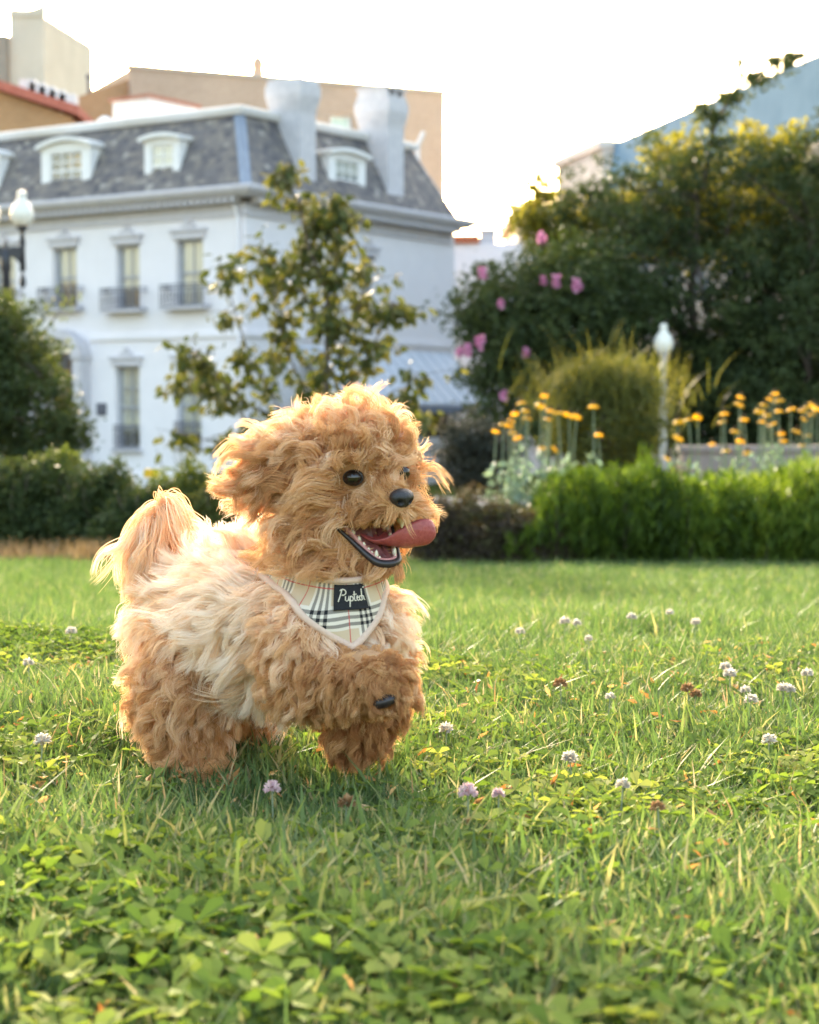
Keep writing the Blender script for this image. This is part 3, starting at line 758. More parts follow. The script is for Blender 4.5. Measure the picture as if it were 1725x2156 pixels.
# ================================================================ vegetation
def leaf_arrays(P, size, aspect=0.5, D=None, fold=0.12):
    """one folded diamond leaf (4 corners + 2 triangles each) per point; D = direction of the midrib"""
    n = len(P)
    size = np.broadcast_to(size, (n,))[:, None]
    D = rand_dirs(n) if D is None else unit(D)
    N = unit(np.cross(D, rand_dirs(n))); Wd = np.cross(D, N)
    b = P - D * size * .5; t = P + D * size * .5
    l = P + Wd * size * aspect * .5 + N * size * fold; r = P - Wd * size * aspect * .5 + N * size * fold
    V = np.stack([b, l, t, r], 1).reshape(-1, 3)
    i = np.arange(n)[:, None] * 4
    F = np.concatenate([i + [0, 1, 2], i + [0, 2, 3]], 1).reshape(-1, 3)
    return V, F
def cloud(ells, n_cl, per, rc, surf=.55):
    """leaf positions in clusters spread through a set of ellipsoids (cx,cy,cz,rx,ry,rz); returns points and cluster ids"""
    vol = np.array([e[3] * e[4] * e[5] for e in ells]); ch = rng.choice(len(ells), n_cl, p=vol / vol.sum())
    E = np.array(ells)[ch]
    d = rand_dirs(n_cl) * (surf + (1 - surf) * rng.random(n_cl) ** .6)[:, None] * (1 + .10 * rng.normal(size=(n_cl, 1)))
    c = E[:, :3] + d * E[:, 3:]
    P = np.repeat(c, per, 0) + rng.normal(size=(n_cl * per, 3)) * rc * np.array([1, 1, .7])
    return P, np.repeat(np.arange(n_cl), per), np.repeat(unit(d), per, 0)
def foliage(name, ells, n_cl, per, rc, size, mat, parent, aspect=.5, surf=.5, droop=0.0, out=0.6, zmin=None, lo=0., hi=1.):
    P, cid, O = cloud(ells, n_cl, per, rc, surf)
    if zmin is not None:
        P[:, 2] = np.where(P[:, 2] < zmin, zmin + np.abs(rng.normal(size=len(P))) * .06, P[:, 2])
    D = rng.normal(size=P.shape) + O * out + np.array([0, 0, -droop])
    s = size * rng.uniform(.65, 1.25, len(P))
    V, F = leaf_arrays(P, s, aspect, D)
    tc = rng.random(cid.max() + 1)
    t = np.clip(lo + (hi - lo) * (.55 * tc[cid] + .45 * rng.random(len(P))), 0, 1)
    return link(name, npmesh(name, V, F, np.repeat(t, 2)), mat, parent)
def blades(P, H, Wd, lean, nseg=3, bend=.5):
    """tapered bent blades from roots P; triangles"""
    n = len(P); th = rng.uniform(0, 2 * PI, n); ld = np.stack([np.cos(th), np.sin(th), np.zeros(n)], 1)
    wth = rng.uniform(0, PI, n); wd = np.stack([np.cos(wth), np.sin(wth), np.zeros(n)], 1) * (Wd / 2)[:, None]
    rows = []
    ts = np.linspace(0, 1, nseg + 1)
    for t in ts[:-1]:
        c_ = P + np.array([0, 0, 1]) * (H * (t - .25 * bend * t * t * np.minimum(lean, 1.5)))[:, None] + ld * (H * lean * t ** 1.7)[:, None]
        w = wd * (1 - .55 * t) if t > 0 else wd * .7
        rows += [c_ - w, c_ + w]
    rows.append(P + np.array([0, 0, 1]) * (H * (1 - .25 * bend * np.minimum(lean, 1.5)))[:, None] + ld * (H * lean)[:, None])
    k = len(rows); V = np.stack(rows, 1).reshape(-1, 3)
    fs = []
    for s in range(nseg - 1):
        a = 2 * s; fs += [[a, a + 1, a + 3], [a, a + 3, a + 2]]
    fs.append([2 * nseg - 2, 2 * nseg - 1, 2 * nseg])
    F = (np.arange(n)[:, None, None] * k + np.array(fs)[None]).reshape(-1, 3)
    return V, F, len(fs)
def blades_(P, H, W, L): return blades(P, H, W, L, 3)
def local(p, o): return (p.x - o.location.x, p.y - o.location.y, p.z - o.location.z)
def limb(a, b, n, wob):
    a, b = np.array(a), np.array(b); t = np.linspace(0, 1, n)[:, None]
    p = a + (b - a) * t; p[1:-1] += rng.normal(size=(n - 2, 3)) * wob; return p
G = lambda a, b, c, d: [a, b, c, d]
M_darkleaf = tint_mat("dark_evergreen_leaf", [(0.020, 0.032, 0.014), (0.036, 0.058, 0.020), (0.060, 0.085, 0.026), (0.10, 0.125, 0.04)], trans=.25)
M_midleaf = tint_mat("mid_green_leaf", [(0.035, 0.055, 0.016), (0.06, 0.09, 0.024), (0.095, 0.13, 0.035), (0.15, 0.18, 0.05)], trans=.35)
M_yelleaf = tint_mat("yellow_green_backlit_leaf", [(0.08, 0.09, 0.02), (0.14, 0.145, 0.03), (0.21, 0.20, 0.04), (0.30, 0.27, 0.07)], trans=.55, tcol=(1.4, 1.3, .5))
M_olive = tint_mat("olive_shrub_leaf", [(0.05, 0.065, 0.018), (0.08, 0.10, 0.026), (0.12, 0.135, 0.035), (0.17, 0.17, 0.05)], trans=.35)
M_purple = tint_mat("purple_brown_leaf", [(0.035, 0.028, 0.026), (0.06, 0.045, 0.035), (0.085, 0.075, 0.035), (0.12, 0.13, 0.045)], trans=.25)
M_hedge = tint_mat("fresh_green_feathery_leaf", [(0.045, 0.08, 0.014), (0.085, 0.14, 0.02), (0.14, 0.21, 0.03), (0.23, 0.29, 0.05)], trans=.42, tcol=(1.3, 1.3, .4))
M_grey = tint_mat("dark_greyish_leaf", [(0.022, 0.026, 0.020), (0.04, 0.046, 0.034), (0.065, 0.068, 0.05), (0.10, 0.095, 0.07)], trans=.15)
M_bark = pmat("bark", (0.075, 0.058, 0.045), (0.15, 0.12, 0.10), scale=8, rough=.9, bump=.6, stretch=(3, 3, .6))
M_pink = tint_mat("pink_blossom", [(.50, .20, .36), (.62, .28, .46), (.70, .38, .54)], trans=.4, tcol=(1, .8, .9))

def px_ell(dx, dy, rx, ry, Y, ryy=None):
    """ellipsoid of a crown seen at a picture place, at distance Y: metres"""
    k = Y / FD; p = at(dx, dy, Y); return (p.x, p.y, p.z, rx * k, (ryy if ryy else rx * k), ry * k)
def shift(ells, o): return [(e[0] - o[0], e[1] - o[1], e[2] - o[2], *e[3:]) for e in ells]
def tree(name, label, cat, base_dx, Y, ells, n_cl, per, rc, size, mat, trunk_r=.08, nl=9, group=None, **kw):
    bx = at(base_dx, HOR, Y).x; gy = float(gz(Y))
    root = empty(name, (bx, Y, gy), 0, label, cat, group)
    E = shift(ells, (bx, Y, gy))
    top = max(e[2] + e[5] * .5 for e in E)
    mb = MB(); tp = limb((0, 0, -.1), (E[0][0] * .6, 0, top), 8, .04 * top * .3)
    mb.tube(tp, np.linspace(trunk_r, trunk_r * .12, 8), 8)
    for k in range(nl):
        e = E[k % len(E)]; s = tp[2 + k % 5]
        d = rand_dirs(1)[0]; d[2] = abs(d[2]) * .6
        q = np.array(e[:3]) + d * np.array(e[3:]) * .8
        mb.tube(limb(s, q, 6, .05), np.linspace(trunk_r * .5, .008, 6), 6)
    mb.build("trunk", M_bark, root)
    foliage("crown", E, n_cl, per, rc, size, mat, root, **kw)
    return root

# --- big dark trees at the right
t1 = tree("evergreen_tree", "tall dark feathery evergreen tree with a spray above its crown, behind the park lamp", "tree", 1470, 44,
     [px_ell(1450, 560, 230, 190, 44), px_ell(1330, 420, 140, 90, 44), px_ell(1500, 800, 260, 180, 44), px_ell(1240, 420, 90, 90, 45), px_ell(1390, 340, 120, 60, 44), px_ell(1500, 360, 90, 80, 44)],
     560, 34, .17, .20, M_darkleaf, .13, 14, aspect=.35, surf=.3, droop=.6, lo=.05, hi=.85)
t2 = tree("evergreen_tree", "dark broad evergreen tree beside the blue roof, above the retaining wall", "tree", 1700, 42,
     [px_ell(1690, 760, 200, 230, 42), px_ell(1660, 560, 160, 90, 42.5), px_ell(1740, 420, 130, 90, 42), px_ell(1610, 370, 90, 60, 42), px_ell(1790, 290, 95, 75, 42)],
     520, 34, .17, .20, M_darkleaf, .13, 12, aspect=.35, surf=.3, droop=.5, lo=.05, hi=.9)
# spray that rises over the first tree
E_ = shift([px_ell(1500, 850, 250, 140, 44), px_ell(1380, 800, 150, 120, 44), px_ell(1620, 780, 150, 120, 44)], t1.location)
foliage("lower_foliage", E_, 420, 30, .20, .21, M_darkleaf, t1, aspect=.35, surf=.2, droop=.6, lo=.0, hi=.7)
sp0 = at(1480, 400, 44); o = t1.location
mb = MB(); SP = [(1480, 400), (1505, 260), (1545, 195), (1600, 150), (1660, 118), (1690, 112)]
mb.tube([local(at(x, y, 44), t1) for x, y in SP], [.06, .05, .042, .034, .026, .014], 6)
SP2 = [(1530, 215), (1510, 185), (1555, 130), (1560, 118)]
mb.tube([local(at(x, y, 44), t1) for x, y in [(1505, 260), (1480, 225), (1462, 215)]], [.035, .026, .014], 5)
mb.tube([local(at(x, y, 44), t1) for x, y in [(1545, 195), (1560, 150), (1558, 112)]], [.035, .026, .014], 5)
mb.build("top_branch", M_bark, t1)
pts = []
for (x, y, r, n) in ((1505, 240, 26, 160), (1540, 200, 26, 150), (1475, 222, 18, 70), (1590, 158, 22, 100), (1640, 128, 26, 150), (1672, 118, 20, 110), (1558, 130, 12, 40), (1520, 290, 38, 200), (1610, 165, 24, 50)):
    for _ in range(n):
        q = at(x + random.gauss(0, r * .7), y + abs(random.gauss(0, r * .6)) - 6, 44 + random.gauss(0, .25)); pts.append(local(q, t1))
V, F = leaf_arrays(np.array(pts), .22 * rng.uniform(.6, 1.2, len(pts)), .38, rng.normal(size=(len(pts), 3)) + [0, 0, -.8])
link("top_leaves", npmesh("top_leaves", V, F, np.repeat(rng.uniform(.3, 1, len(pts)), 2)), M_darkleaf, t1)
# --- backlit yellow-green trees behind
tree("backlit_tree", "yellow green sunlit tree glowing behind the dark evergreens", "tree", 1560, 47,
     [px_ell(1560, 460, 190, 110, 47), px_ell(1680, 500, 110, 130, 47), px_ell(1430, 330, 90, 60, 47), px_ell(1620, 340, 120, 70, 47), px_ell(1350, 470, 110, 80, 47)], 420, 26, .2, .22, M_yelleaf, .10, 10, aspect=.6, surf=.25)
tree("backlit_tree", "small yellow green sunlit tree beside the stone corner block", "tree", 1150, 47,
     [px_ell(1150, 465, 70, 55, 47), px_ell(1230, 500, 90, 60, 47), px_ell(1140, 400, 25, 40, 47)], 120, 26, .21, .22, M_yelleaf, .07, 6, aspect=.6, surf=.25)
# --- crape myrtle with pink blossom
cm = tree("crape_myrtle", "dark rounded flowering shrub dotted with pink blossom clusters", "shrub", 1170, 41.5,
     [px_ell(1160, 690, 195, 170, 41.5), px_ell(1060, 660, 105, 110, 41.5), px_ell(1250, 640, 140, 150, 42), px_ell(1120, 830, 150, 110, 41.5)],
     1000, 28, .19, .165, M_darkleaf, .06, 14, aspect=.5, surf=.35, lo=.1, hi=.8)
for (x, y, r) in ((1171, 592, 10), (1216, 602, 13), (1012, 722, 12), (985, 738, 10), (968, 742, 8), (1016, 575, 8), (1141, 500, 9), (1055, 640, 6), (1061, 832, 8), (1108, 742, 7), (1145, 590, 6)):
    c_ = np.array(local(at(x, y, 39.4), cm)); n = 44
    P = c_ + rng.normal(size=(n, 3)).clip(-1.5, 1.5) * np.array([.45, .45, .75]) * r * 40 / FD
    V, F = leaf_arrays(P, .10, .9); link("blossom_cluster", npmesh("blossom_cluster", V, F, np.repeat(rng.random(n), 2)), M_pink, cm)
# --- olive shrub, dark round bush
os_ = tree("olive_shrub", "olive green arching shrub beside the park lamp post", "shrub", 1275, 23,
     [px_ell(1275, 900, 115, 120, 23), px_ell(1290, 800, 85, 40, 23), px_ell(1230, 820, 70, 50, 23)], 420, 30, .09, .085, M_olive, .03, 10, aspect=.3, surf=.45, out=1.2)
n = 1500
src = np.array(local(at(1280, 860, 23), os_)) + rng.normal(size=(n, 3)) * np.array([.42, .3, .18])
V, F, k = blades_(src, rng.uniform(.25, .62, n), np.full(n, .014), rng.uniform(.15, 1.1, n))
link("arching_shoots", npmesh("arching_shoots", V, F, np.repeat(rng.uniform(.4, 1, n), k)), M_olive, os_)
tree("round_bush", "dark grey green rounded bush between the porch and the yellow flowers", "shrub", 995, 26,
     [px_ell(990, 955, 62, 82, 26), px_ell(1030, 970, 60, 70, 26)], 260, 30, .08, .07, M_grey, .03, 6, aspect=.5, surf=.6, lo=.1, hi=.9)
# --- left side: big shrub and low shrubs
tree("tall_shrub", "large dark green shrub with loose top shoots beside the twin lamp", "shrub", 40, 25,
     [px_ell(60, 880, 120, 120, 25), px_ell(10, 760, 95, 130, 25), px_ell(-90, 800, 150, 200, 25), px_ell(110, 920, 70, 80, 24.8)], 700, 30, .10, .095, M_darkleaf, .05, 10, aspect=.45, surf=.45, lo=.15, hi=.95)
sh = tree("tall_shrub", "olive shrub with long thin arching shoots in front of the arched door", "shrub", 20, 26,
     [px_ell(15, 690, 45, 75, 26), px_ell(70, 730, 30, 40, 26), px_ell(100, 800, 45, 40, 26)], 90, 26, .08, .085, M_midleaf, .03, 5, aspect=.4, surf=.3)
mb = MB(); pts = []
for sh_ in ([(40, 760), (75, 700), (100, 650), (125, 615)], [(60, 780), (100, 690), (135, 645), (165, 625)], [(30, 720), (25, 650), (20, 615)], [(70, 800), (120, 740), (150, 720)]):
    w = [local(at(x, y, 26), sh) for x, y in sh_]; mb.tube(w, np.linspace(.012, .004, len(w)), 5)
    for a_, b_ in zip(w[:-1], w[1:]):
        for _ in range(16): pts.append(np.array(a_) + (np.array(b_) - np.array(a_)) * random.random() + rng.normal(size=3) * .05)
mb.build("shoots", M_bark, sh)
V, F = leaf_arrays(np.array(pts), .085, .4); link("shoot_leaves", npmesh("shoot_leaves", V, F, np.repeat(rng.uniform(.3, 1, len(pts)), 2)), M_midleaf, sh)
LOW = [(-170, 1070, 80, 105, 18.2, M_midleaf, "mid green low shrub beyond the end of the left planting"), (-290, 1060, 90, 110, 18.4, M_darkleaf, "outermost dark low shrub of the left planting"), (20, 1070, 75, 105, 18, M_darkleaf, "dark leafy low shrub below the tall shrub"), (105, 1050, 75, 95, 18.4, M_midleaf, "bright green low shrub beneath the tall shrub"),
       (200, 1070, 80, 90, 18, M_darkleaf, "dark green low shrub under the front window"), (290, 1090, 70, 58, 17.6, M_darkleaf, "dark low shrub below the small yellow sign"),
       (385, 1070, 70, 78, 18, M_midleaf, "mid green low shrub with bare twigs behind the dog's tail"), (480, 1090, 75, 80, 17.6, M_olive, "olive low shrub behind the dog's back"),
       (580, 1080, 80, 85, 18, M_darkleaf, "dark low shrub behind the dog's ear"), (-70, 1070, 70, 100, 18, M_darkleaf, "dark low shrub at the far end of the left planting"),
       (690, 1085, 80, 85, 18, M_midleaf, "mid green low shrub at the foot of the young tree"), (800, 1090, 80, 85, 17.8, M_olive, "olive low shrub right of the young tree")]
for (x, y, rx, ry, Y, mt, lb) in LOW:
    g = float(gz(Y)); k = Y / FD
    c_ = at(x, y, Y); zc_ = c_.z
    root = empty("low_shrub", (c_.x, Y, g), 0, lb, "shrub", "low shrubs along the lawn edge")
    E = [(0, 0, zc_ - g, rx * k, rx * k * .9, ry * k), (-.15, -.1, .18, rx * k * .9, rx * k * .8, .22), (.15, .1, (zc_ - g) * 1.3, rx * k * .6, rx * k * .6, ry * k * .75)]
    mb = MB()
    for _ in range(9):
        d = rand_dirs(1)[0] * np.array([rx * k, rx * k, 0]); mb.tube(limb((d[0] * .2, d[1] * .2, -.03), (d[0], d[1], zc_ - g + random.uniform(.1, ry * k)), 5, .02), np.linspace(.012, .004, 5), 5)
    mb.build("stems", M_bark, root)
    foliage("foliage", E, 260, 28, .06, .065, mt, root, aspect=.45, surf=.35, zmin=.03, lo=.05, hi=.95)
# bare twigs above the left shrubs
tw_ = empty("bare_twig_shrub", (at(420, 1100, 19).x, 19, float(gz(19))), 0, "thin bare twigs rising above the low shrubs in front of the white wall", "shrub")
mb = MB()
for (x0, y0, x1, y1) in ((400, 1060, 330, 945), (420, 1060, 380, 920), (430, 1050, 470, 935), (450, 1060, 455, 925), (440, 1070, 520, 940), (410, 1060, 365, 960), (540, 1060, 560, 960)):
    mb.tube(limb(local(at(x0, y0 + 60, 19), tw_), local(at(x1, y1, 19), tw_), 6, .02), np.linspace(.012, .003, 6), 5)
mb.build("twigs", M_bark, tw_)
pts = np.array([local(at(random.gauss(440, 55), random.uniform(975, 1080), 19 + random.gauss(0, .2)), tw_) for _ in range(350)])
V, F = leaf_arrays(pts, .06, .4); link("leaves", npmesh("leaves", V, F, np.repeat(rng.random(350), 2)), M_midleaf, tw_)
# dry grass fringe at the lawn edge, left
M_dry = tint_mat("dry_straw_grass", [(.16, .11, .06), (.24, .17, .09), (.34, .26, .15)], trans=.3, tcol=(1.2, 1.1, .8))
n = 2400
X = np.concatenate([c0 + rng.normal(size=n // 6) * w0 for c0, w0 in ((-3.2, .22), (-2.7, .12), (-2.2, .2), (-1.85, .1), (-4.0, .3), (-.9, .3))]); Yv = 15.9 + rng.normal(size=n) * .3 - X * .035
P = np.stack([X, Yv, gz(Yv)], 1); V, F, k = blades(P, rng.uniform(.06, .24, n), np.full(n, .008), rng.uniform(.1, .9, n), 2)
o = link("dry_grass_fringe", npmesh("dry_grass_fringe", V, F, np.repeat(rng.random(n), k)), M_dry); tag(o, "dry straw coloured grass along the foot of the left shrubs", "dry grass", kind="stuff")

# --- hedge of upright feathery plants, right; purple shrubs at its end
hx0, hx1 = at(1062, 1100, 15.2).x, at(1760, 1100, 15.2).x + 1.8
hr = empty("feathery_hedge", ((hx0 + hx1) / 2, 15.4, float(gz(15.4))), 0, "long low bright green feathery hedge along the lawn edge", "hedge")
n = 46000
X = rng.uniform(hx0, hx1, n); dep = rng.random(n)
top = .66 + .06 * np.sin(X * 4.2) + .05 * np.sin(X * 9.7 + 1) + .04 * np.sin(X * 23) + .05 * np.sin(X * 41 + 2) + .05 * np.abs(rng.normal(size=n))
Yh = 15.0 + 1.5 * dep - (X * .035); edge = np.clip(np.minimum((X - hx0) / .35, 1), .35, 1)
hz = rng.random(n) ** .8 * top * edge
bulge = .25 * np.sin(PI * np.clip(hz / .75, 0, 1))
Yh = Yh - bulge * (1 - dep) + .15 * hz
P = np.stack([X - hr.location.x, Yh - hr.location.y, gz(Yh) + hz - hr.location.z], 1)
D = rng.normal(size=(n, 3)) * .45 + [0, -.15, 1.0]
V, F = leaf_arrays(P, rng.uniform(.07, .15, n), .13, D)
cl = np.sin(X * 7 + 3 * np.sin(X * 2.3)) * .12 + .5 * np.sin(X * 1.7 + 2) * .25
link("foliage", npmesh("foliage", V, F, np.repeat(np.clip(.40 + cl * 1.6 + .18 * np.sin(X * 31 + 4 * np.sin(X * 5)) + .24 * rng.normal(size=n), 0, 1), 2)), M_hedge, hr)
mb = MB()
for _ in range(150):
    x = random.uniform(hx0, hx1) - hr.location.x; y = random.uniform(-.5, .6); z = float(gz(y + 15.4)) - hr.location.z
    mb.tube([(x, y, z - .03), (x + random.gauss(0, .05), y + random.gauss(0, .05), z + random.uniform(.4, .7))], [.006, .003], 4)
mb.build("stems", M_bark, hr)
for (x, y, rx, ry, lb) in ((925, 1120, 55, 72, "purple brown shrub at the dog's muzzle"), (1010, 1110, 70, 80, "broad purple brown shrub beside the feathery hedge"), (1090, 1130, 60, 62, "purple tinged shrub overlapping the end of the feathery hedge"), (1165, 1150, 50, 45, "small dark shrub in front of the feathery hedge")):
    Y = 15.1; g = float(gz(Y)); k = Y / FD; c_ = at(x, y, Y)
    root = empty("purple_shrub", (c_.x, Y, g), 0, lb, "shrub", "purple shrubs at the lawn edge")
    E = [(0, 0, c_.z - g, rx * k, rx * k, ry * k), (0, 0, .12, rx * k * .95, rx * k * .8, .13)]
    mb = MB()
    for _ in range(10):
        d = rand_dirs(1)[0] * rx * k; mb.tube(limb((d[0] * .2, d[1] * .2, -.03), (d[0], d[1], c_.z - g + random.uniform(0, ry * k * 1.1)), 5, .015), np.linspace(.008, .003, 5), 5)
    mb.build("stems", M_bark, root)
    foliage("foliage", E, 200, 26, .045, .045, M_purple, root, aspect=.5, surf=.35, zmin=.02)

# --- tall yellow coneflowers
M_yel = tint_mat("yellow_petal", [(.70, .36, .005), (.80, .46, .01), (.85, .55, .02)], trans=.35, tcol=(1.1, 1, .6))
M_cone = pmat("dark_flower_cone", (.05, .03, .012), (.09, .05, .02), scale=60, rough=.9)
M_stem = pmat("glaucous_stem", (.17, .21, .12), (.25, .29, .18), scale=20, rough=.7)
M_glauc = tint_mat("glaucous_blue_green_leaf", [(.16, .23, .17), (.22, .30, .23), (.30, .38, .31)], trans=.25, tcol=(1.1, 1.2, .8))
FL_L = [(1045, 905), (1060, 890), (1072, 893), (1080, 908), (1090, 918), (1097, 845), (1083, 868), (1108, 862), (1112, 878), (1078, 884), (1147, 830), (1140, 850), (1160, 862), (1175, 866), (1198, 870), (1215, 873), (1250, 852), (1142, 940), (1171, 944), (1260, 912), (1155, 880)]
FL_R = [(1428, 884), (1450, 880), (1470, 875), (1430, 918), (1500, 932), (1405, 962), (1525, 868), (1520, 885), (1560, 833), (1558, 848), (1548, 905), (1567, 880), (1530, 946), (1600, 862), (1610, 850), (1622, 838), (1632, 826), (1640, 840), (1615, 872), (1605, 885), (1625, 890), (1640, 862), (1665, 858), (1645, 910), (1690, 862), (1700, 855), (1712, 850), (1722, 858), (1708, 870), (1695, 880), (1678, 905), (1700, 915), (1650, 925), (1560, 925), (1575, 950), (1690, 935), (1735, 860), (1750, 880)]
def flower_mesh():
    n = 11; V = []; F = []
    for k in range(n):
        a_ = 2 * PI * k / n; d = np.array([math.cos(a_), math.sin(a_), 0]); s = np.array([-d[1], d[0], 0])
        r0, r1, r2 = .009, .028, .045
        q = [d * r0 + s * .004, d * r0 - s * .004, d * r1 - s * .010 - [0, 0, .006], d * r1 + s * .010 - [0, 0, .006], d * r2 - s * .003 - [0, 0, .022], d * r2 + s * .003 - [0, 0, .022]]
        b = len(V); V += q; F += [[b, b + 1, b + 2], [b, b + 2, b + 3], [b + 3, b + 2, b + 4], [b + 3, b + 4, b + 5]]
    me = npmesh("petals", np.array(V), np.array(F), rng.random(len(F))); me.materials.append(M_yel); return me
PETALS = flower_mesh()
CONE = MB().lathe([(.012, -.004), (.016, .006), (.014, .022), (.006, .034)], k=8).mesh("cone", True); CONE.materials.append(M_cone)
def coneflower(dx, dy, Y, lb, grp):
    p = at(dx, dy, Y); g = float(gz(Y)); H = p.z - g
    root = empty("yellow_coneflower", (p.x + random.gauss(0, .03), Y, g), 0, lb, "flower", grp)
    ox = p.x - root.location.x
    w = limb((0, 0, -.02), (ox, 0, H - .02), 5, .012)
    mb = MB(); mb.tube(w, [.010, .009, .008, .0065, .005], 5); st = mb.build("stem", M_stem, root)
    n = 17
    zz = rng.uniform(.3, .74, n) * H * .95
    P = np.stack([ox * zz / H + rng.normal(size=n) * .035, rng.normal(size=n) * .035, zz], 1)
    V, F = leaf_arrays(P, rng.uniform(.12, .22, n) * (1.15 - zz / H), .45, np.stack([rng.normal(size=n), rng.normal(size=n), rng.uniform(.2, 1, n)], 1))
    link("leaves", npmesh("leaves", V, F, np.repeat(rng.random(n), 2)), M_glauc, root)
    fl = link("flower_head", CONE, None, root); fl.location = (ox, 0, H)
    fl.rotation_euler = (random.gauss(0, .25), random.gauss(0, .25), random.random() * 6)
    pt = link("petals", PETALS, None, fl); s = random.uniform(.85, 1.25); pt.scale = (s, s, s)
for (x, y) in FL_L: coneflower(x, y, 16.6 + random.gauss(0, .15), "tall yellow coneflower in the stand between the round bush and the olive shrub", "yellow coneflowers by the olive shrub")
for (x, y) in FL_R: coneflower(x, y, 17.0 + random.gauss(0, .3), "tall yellow coneflower in the stand in front of the retaining wall", "yellow coneflowers by the retaining wall")
# rusty dry stems behind the lamp
n = 500; c_ = at(1418, 990, 23.5); g = float(gz(23.5))
P = np.stack([rng.normal(size=n) * .12, rng.normal(size=n) * .1, np.zeros(n)], 1); V, F, k = blades(P, rng.uniform(.5, 1.0, n), np.full(n, .012), rng.uniform(.05, .3, n), 2)
M_rust = tint_mat("rusty_dry_stems", [(.14, .055, .02), (.22, .10, .035), (.30, .16, .06)], trans=.2, tcol=(1, 1, 1))
o = link("rusty_dry_clump", npmesh("rusty_dry_clump", V, F, np.repeat(rng.random(n), k)), M_rust); o.location = (c_.x, 23.5, g)
tag(o, "clump of rusty brown dry stems between the lamp post and the retaining wall", "dry plant")

# --- young tree with large drooping leaves in front of the house
YT_ = 18.0
bx = at(690, HOR, YT_).x; g = float(gz(YT_))
yt = empty("young_tree", (bx, YT_, g), 0, "young slender tree with sparse large drooping leaves in front of the white house", "tree")
kk = YT_ / FD
def yl(dx, dy, dep=0.0): p = at(dx, dy, YT_); return np.array((p.x - bx, dep, p.z - g))
LIMBS = [[(690, 1250), (690, 980), (688, 800), (690, 620), (650, 520), (630, 430), (600, 370), (590, 345)], [(690, 760), (705, 600), (715, 500), (700, 440), (690, 410)],
         [(688, 1000), (600, 880), (530, 760), (490, 620), (470, 555)], [(688, 1020), (560, 940), (460, 830), (400, 790), (365, 805)], [(690, 900), (620, 780), (590, 700), (560, 600), (545, 560)],
         [(690, 880), (760, 780), (800, 700), (830, 640), (850, 650)], [(690, 990), (780, 900), (840, 840), (880, 790)], [(690, 800), (740, 680), (770, 600), (765, 540)], [(690, 1010), (560, 960), (470, 930), (410, 920)],
         [(690, 1020), (800, 930), (860, 880), (900, 880)], [(690, 700), (640, 620), (590, 560), (545, 520)], [(690, 930), (520, 850), (430, 760), (415, 740)], [(650, 560), (680, 500), (660, 450)]]
mb = MB(); segs = []
for li, L in enumerate(LIMBS):
    d0 = 0 if li < 2 else rng.normal() * .12; d1 = rng.normal() * (.1 if li < 2 else .55)
    w = [yl(x, y, d0 + (d1 - d0) * i / (len(L) - 1)) for i, (x, y) in enumerate(L)]
    if li >= 1: w[0][1] = 0
    r0 = .032 if li == 0 else .013
    mb.tube(w, np.linspace(r0, .004, len(w)), 6)
    for i in range(len(w) - 1):
        if li == 0 and i < 1: continue
        for _ in range(10 if li else 8):
            t = random.random(); segs.append(w[i] + (w[i + 1] - w[i]) * t)
tw_pts = []
for s_ in segs:
    d = rng.normal(size=3) * np.array([.16, .16, .07]) + [0, 0, .03]; e_ = s_ + d
    mb.tube([s_, (s_ + e_) / 2 + [0, 0, .012], e_], [.0045, .0035, .002], 4, False)
    tw_pts.append((s_, e_))
mb.build("trunk", M_bark, yt)
M_young = tint_mat("young_tree_leaf", [(0.045, 0.062, 0.018), (0.07, 0.088, 0.025), (0.105, 0.115, 0.035), (0.15, 0.14, 0.05)], trans=.30, tcol=(1.2, 1.15, .5))
LP, LD = [], []
for (s_, e_) in tw_pts:
    for _ in range(random.randint(5, 10)):
        LP.append(s_ + (e_ - s_) * random.uniform(.3, 1.1) + rng.normal(size=3) * .03); LD.append(np.array([rng.normal() * .6, rng.normal() * .6, -.75 + rng.normal() * .35]))
LP, LD = np.array(LP), np.array(LD)
LP = LP + unit(LD) * .05
order = np.argsort(LP[:, 1] + rng.normal(size=len(LP)) * .05)       # nearest leaves become parts of their own
def big_leaf():
    """ovate leaf, folded along the midrib, tip curled, ~12 cm"""
    prof = [(0, .0), (.18, .26), (.42, .36), (.68, .28), (.88, .12), (1, 0)]
    V = []; F = []
    for t, w in prof: z = -.18 * t * t; V += [(0, t, z), (w * .75, t, z + .10 * w * 2), (-w * .75, t, z + .10 * w * 2)]
    for i in range(len(prof) - 1):
        a, b = 3 * i, 3 * i + 3; F += [[a, a + 1, b + 1], [a, b + 1, b], [a, b, b + 2], [a, b + 2, a + 2]]
    return np.array(V) * .112, np.array(F)
BV, BF = big_leaf()
shared = []
for k in range(4):
    me = npmesh("leaf", BV, BF, np.full(len(BF), .15 + .25 * k)); me.materials.append(M_young); shared.append(me)
def leaf_frame(d):
    y = Vector(d).normalized(); x = y.cross(Vector(rng.normal(size=3))).normalized(); z = x.cross(y)
    return Matrix((x, y, z)).transposed()
for i in order[:300]:
    o = link("leaf", shared[random.randrange(4)], None, yt); s = random.uniform(.75, 1.2)
    o.matrix_local = Matrix.Translation(LP[i]) @ leaf_frame(LD[i]).to_4x4() @ Matrix.Scale(s, 4)
Vs, Fs, Ts = [], [], []
for q, i in enumerate(order[300:]):
    R = np.array(leaf_frame(LD[i])); Vs.append((BV * random.uniform(.75, 1.2)) @ R.T + LP[i]); Fs.append(BF + q * len(BV)); Ts.append(np.full(len(BF), rng.random()))
o = link("leaves", npmesh("leaves", np.concatenate(Vs), np.concatenate(Fs), np.concatenate(Ts)), M_young, yt); o["kind"] = "stuff"

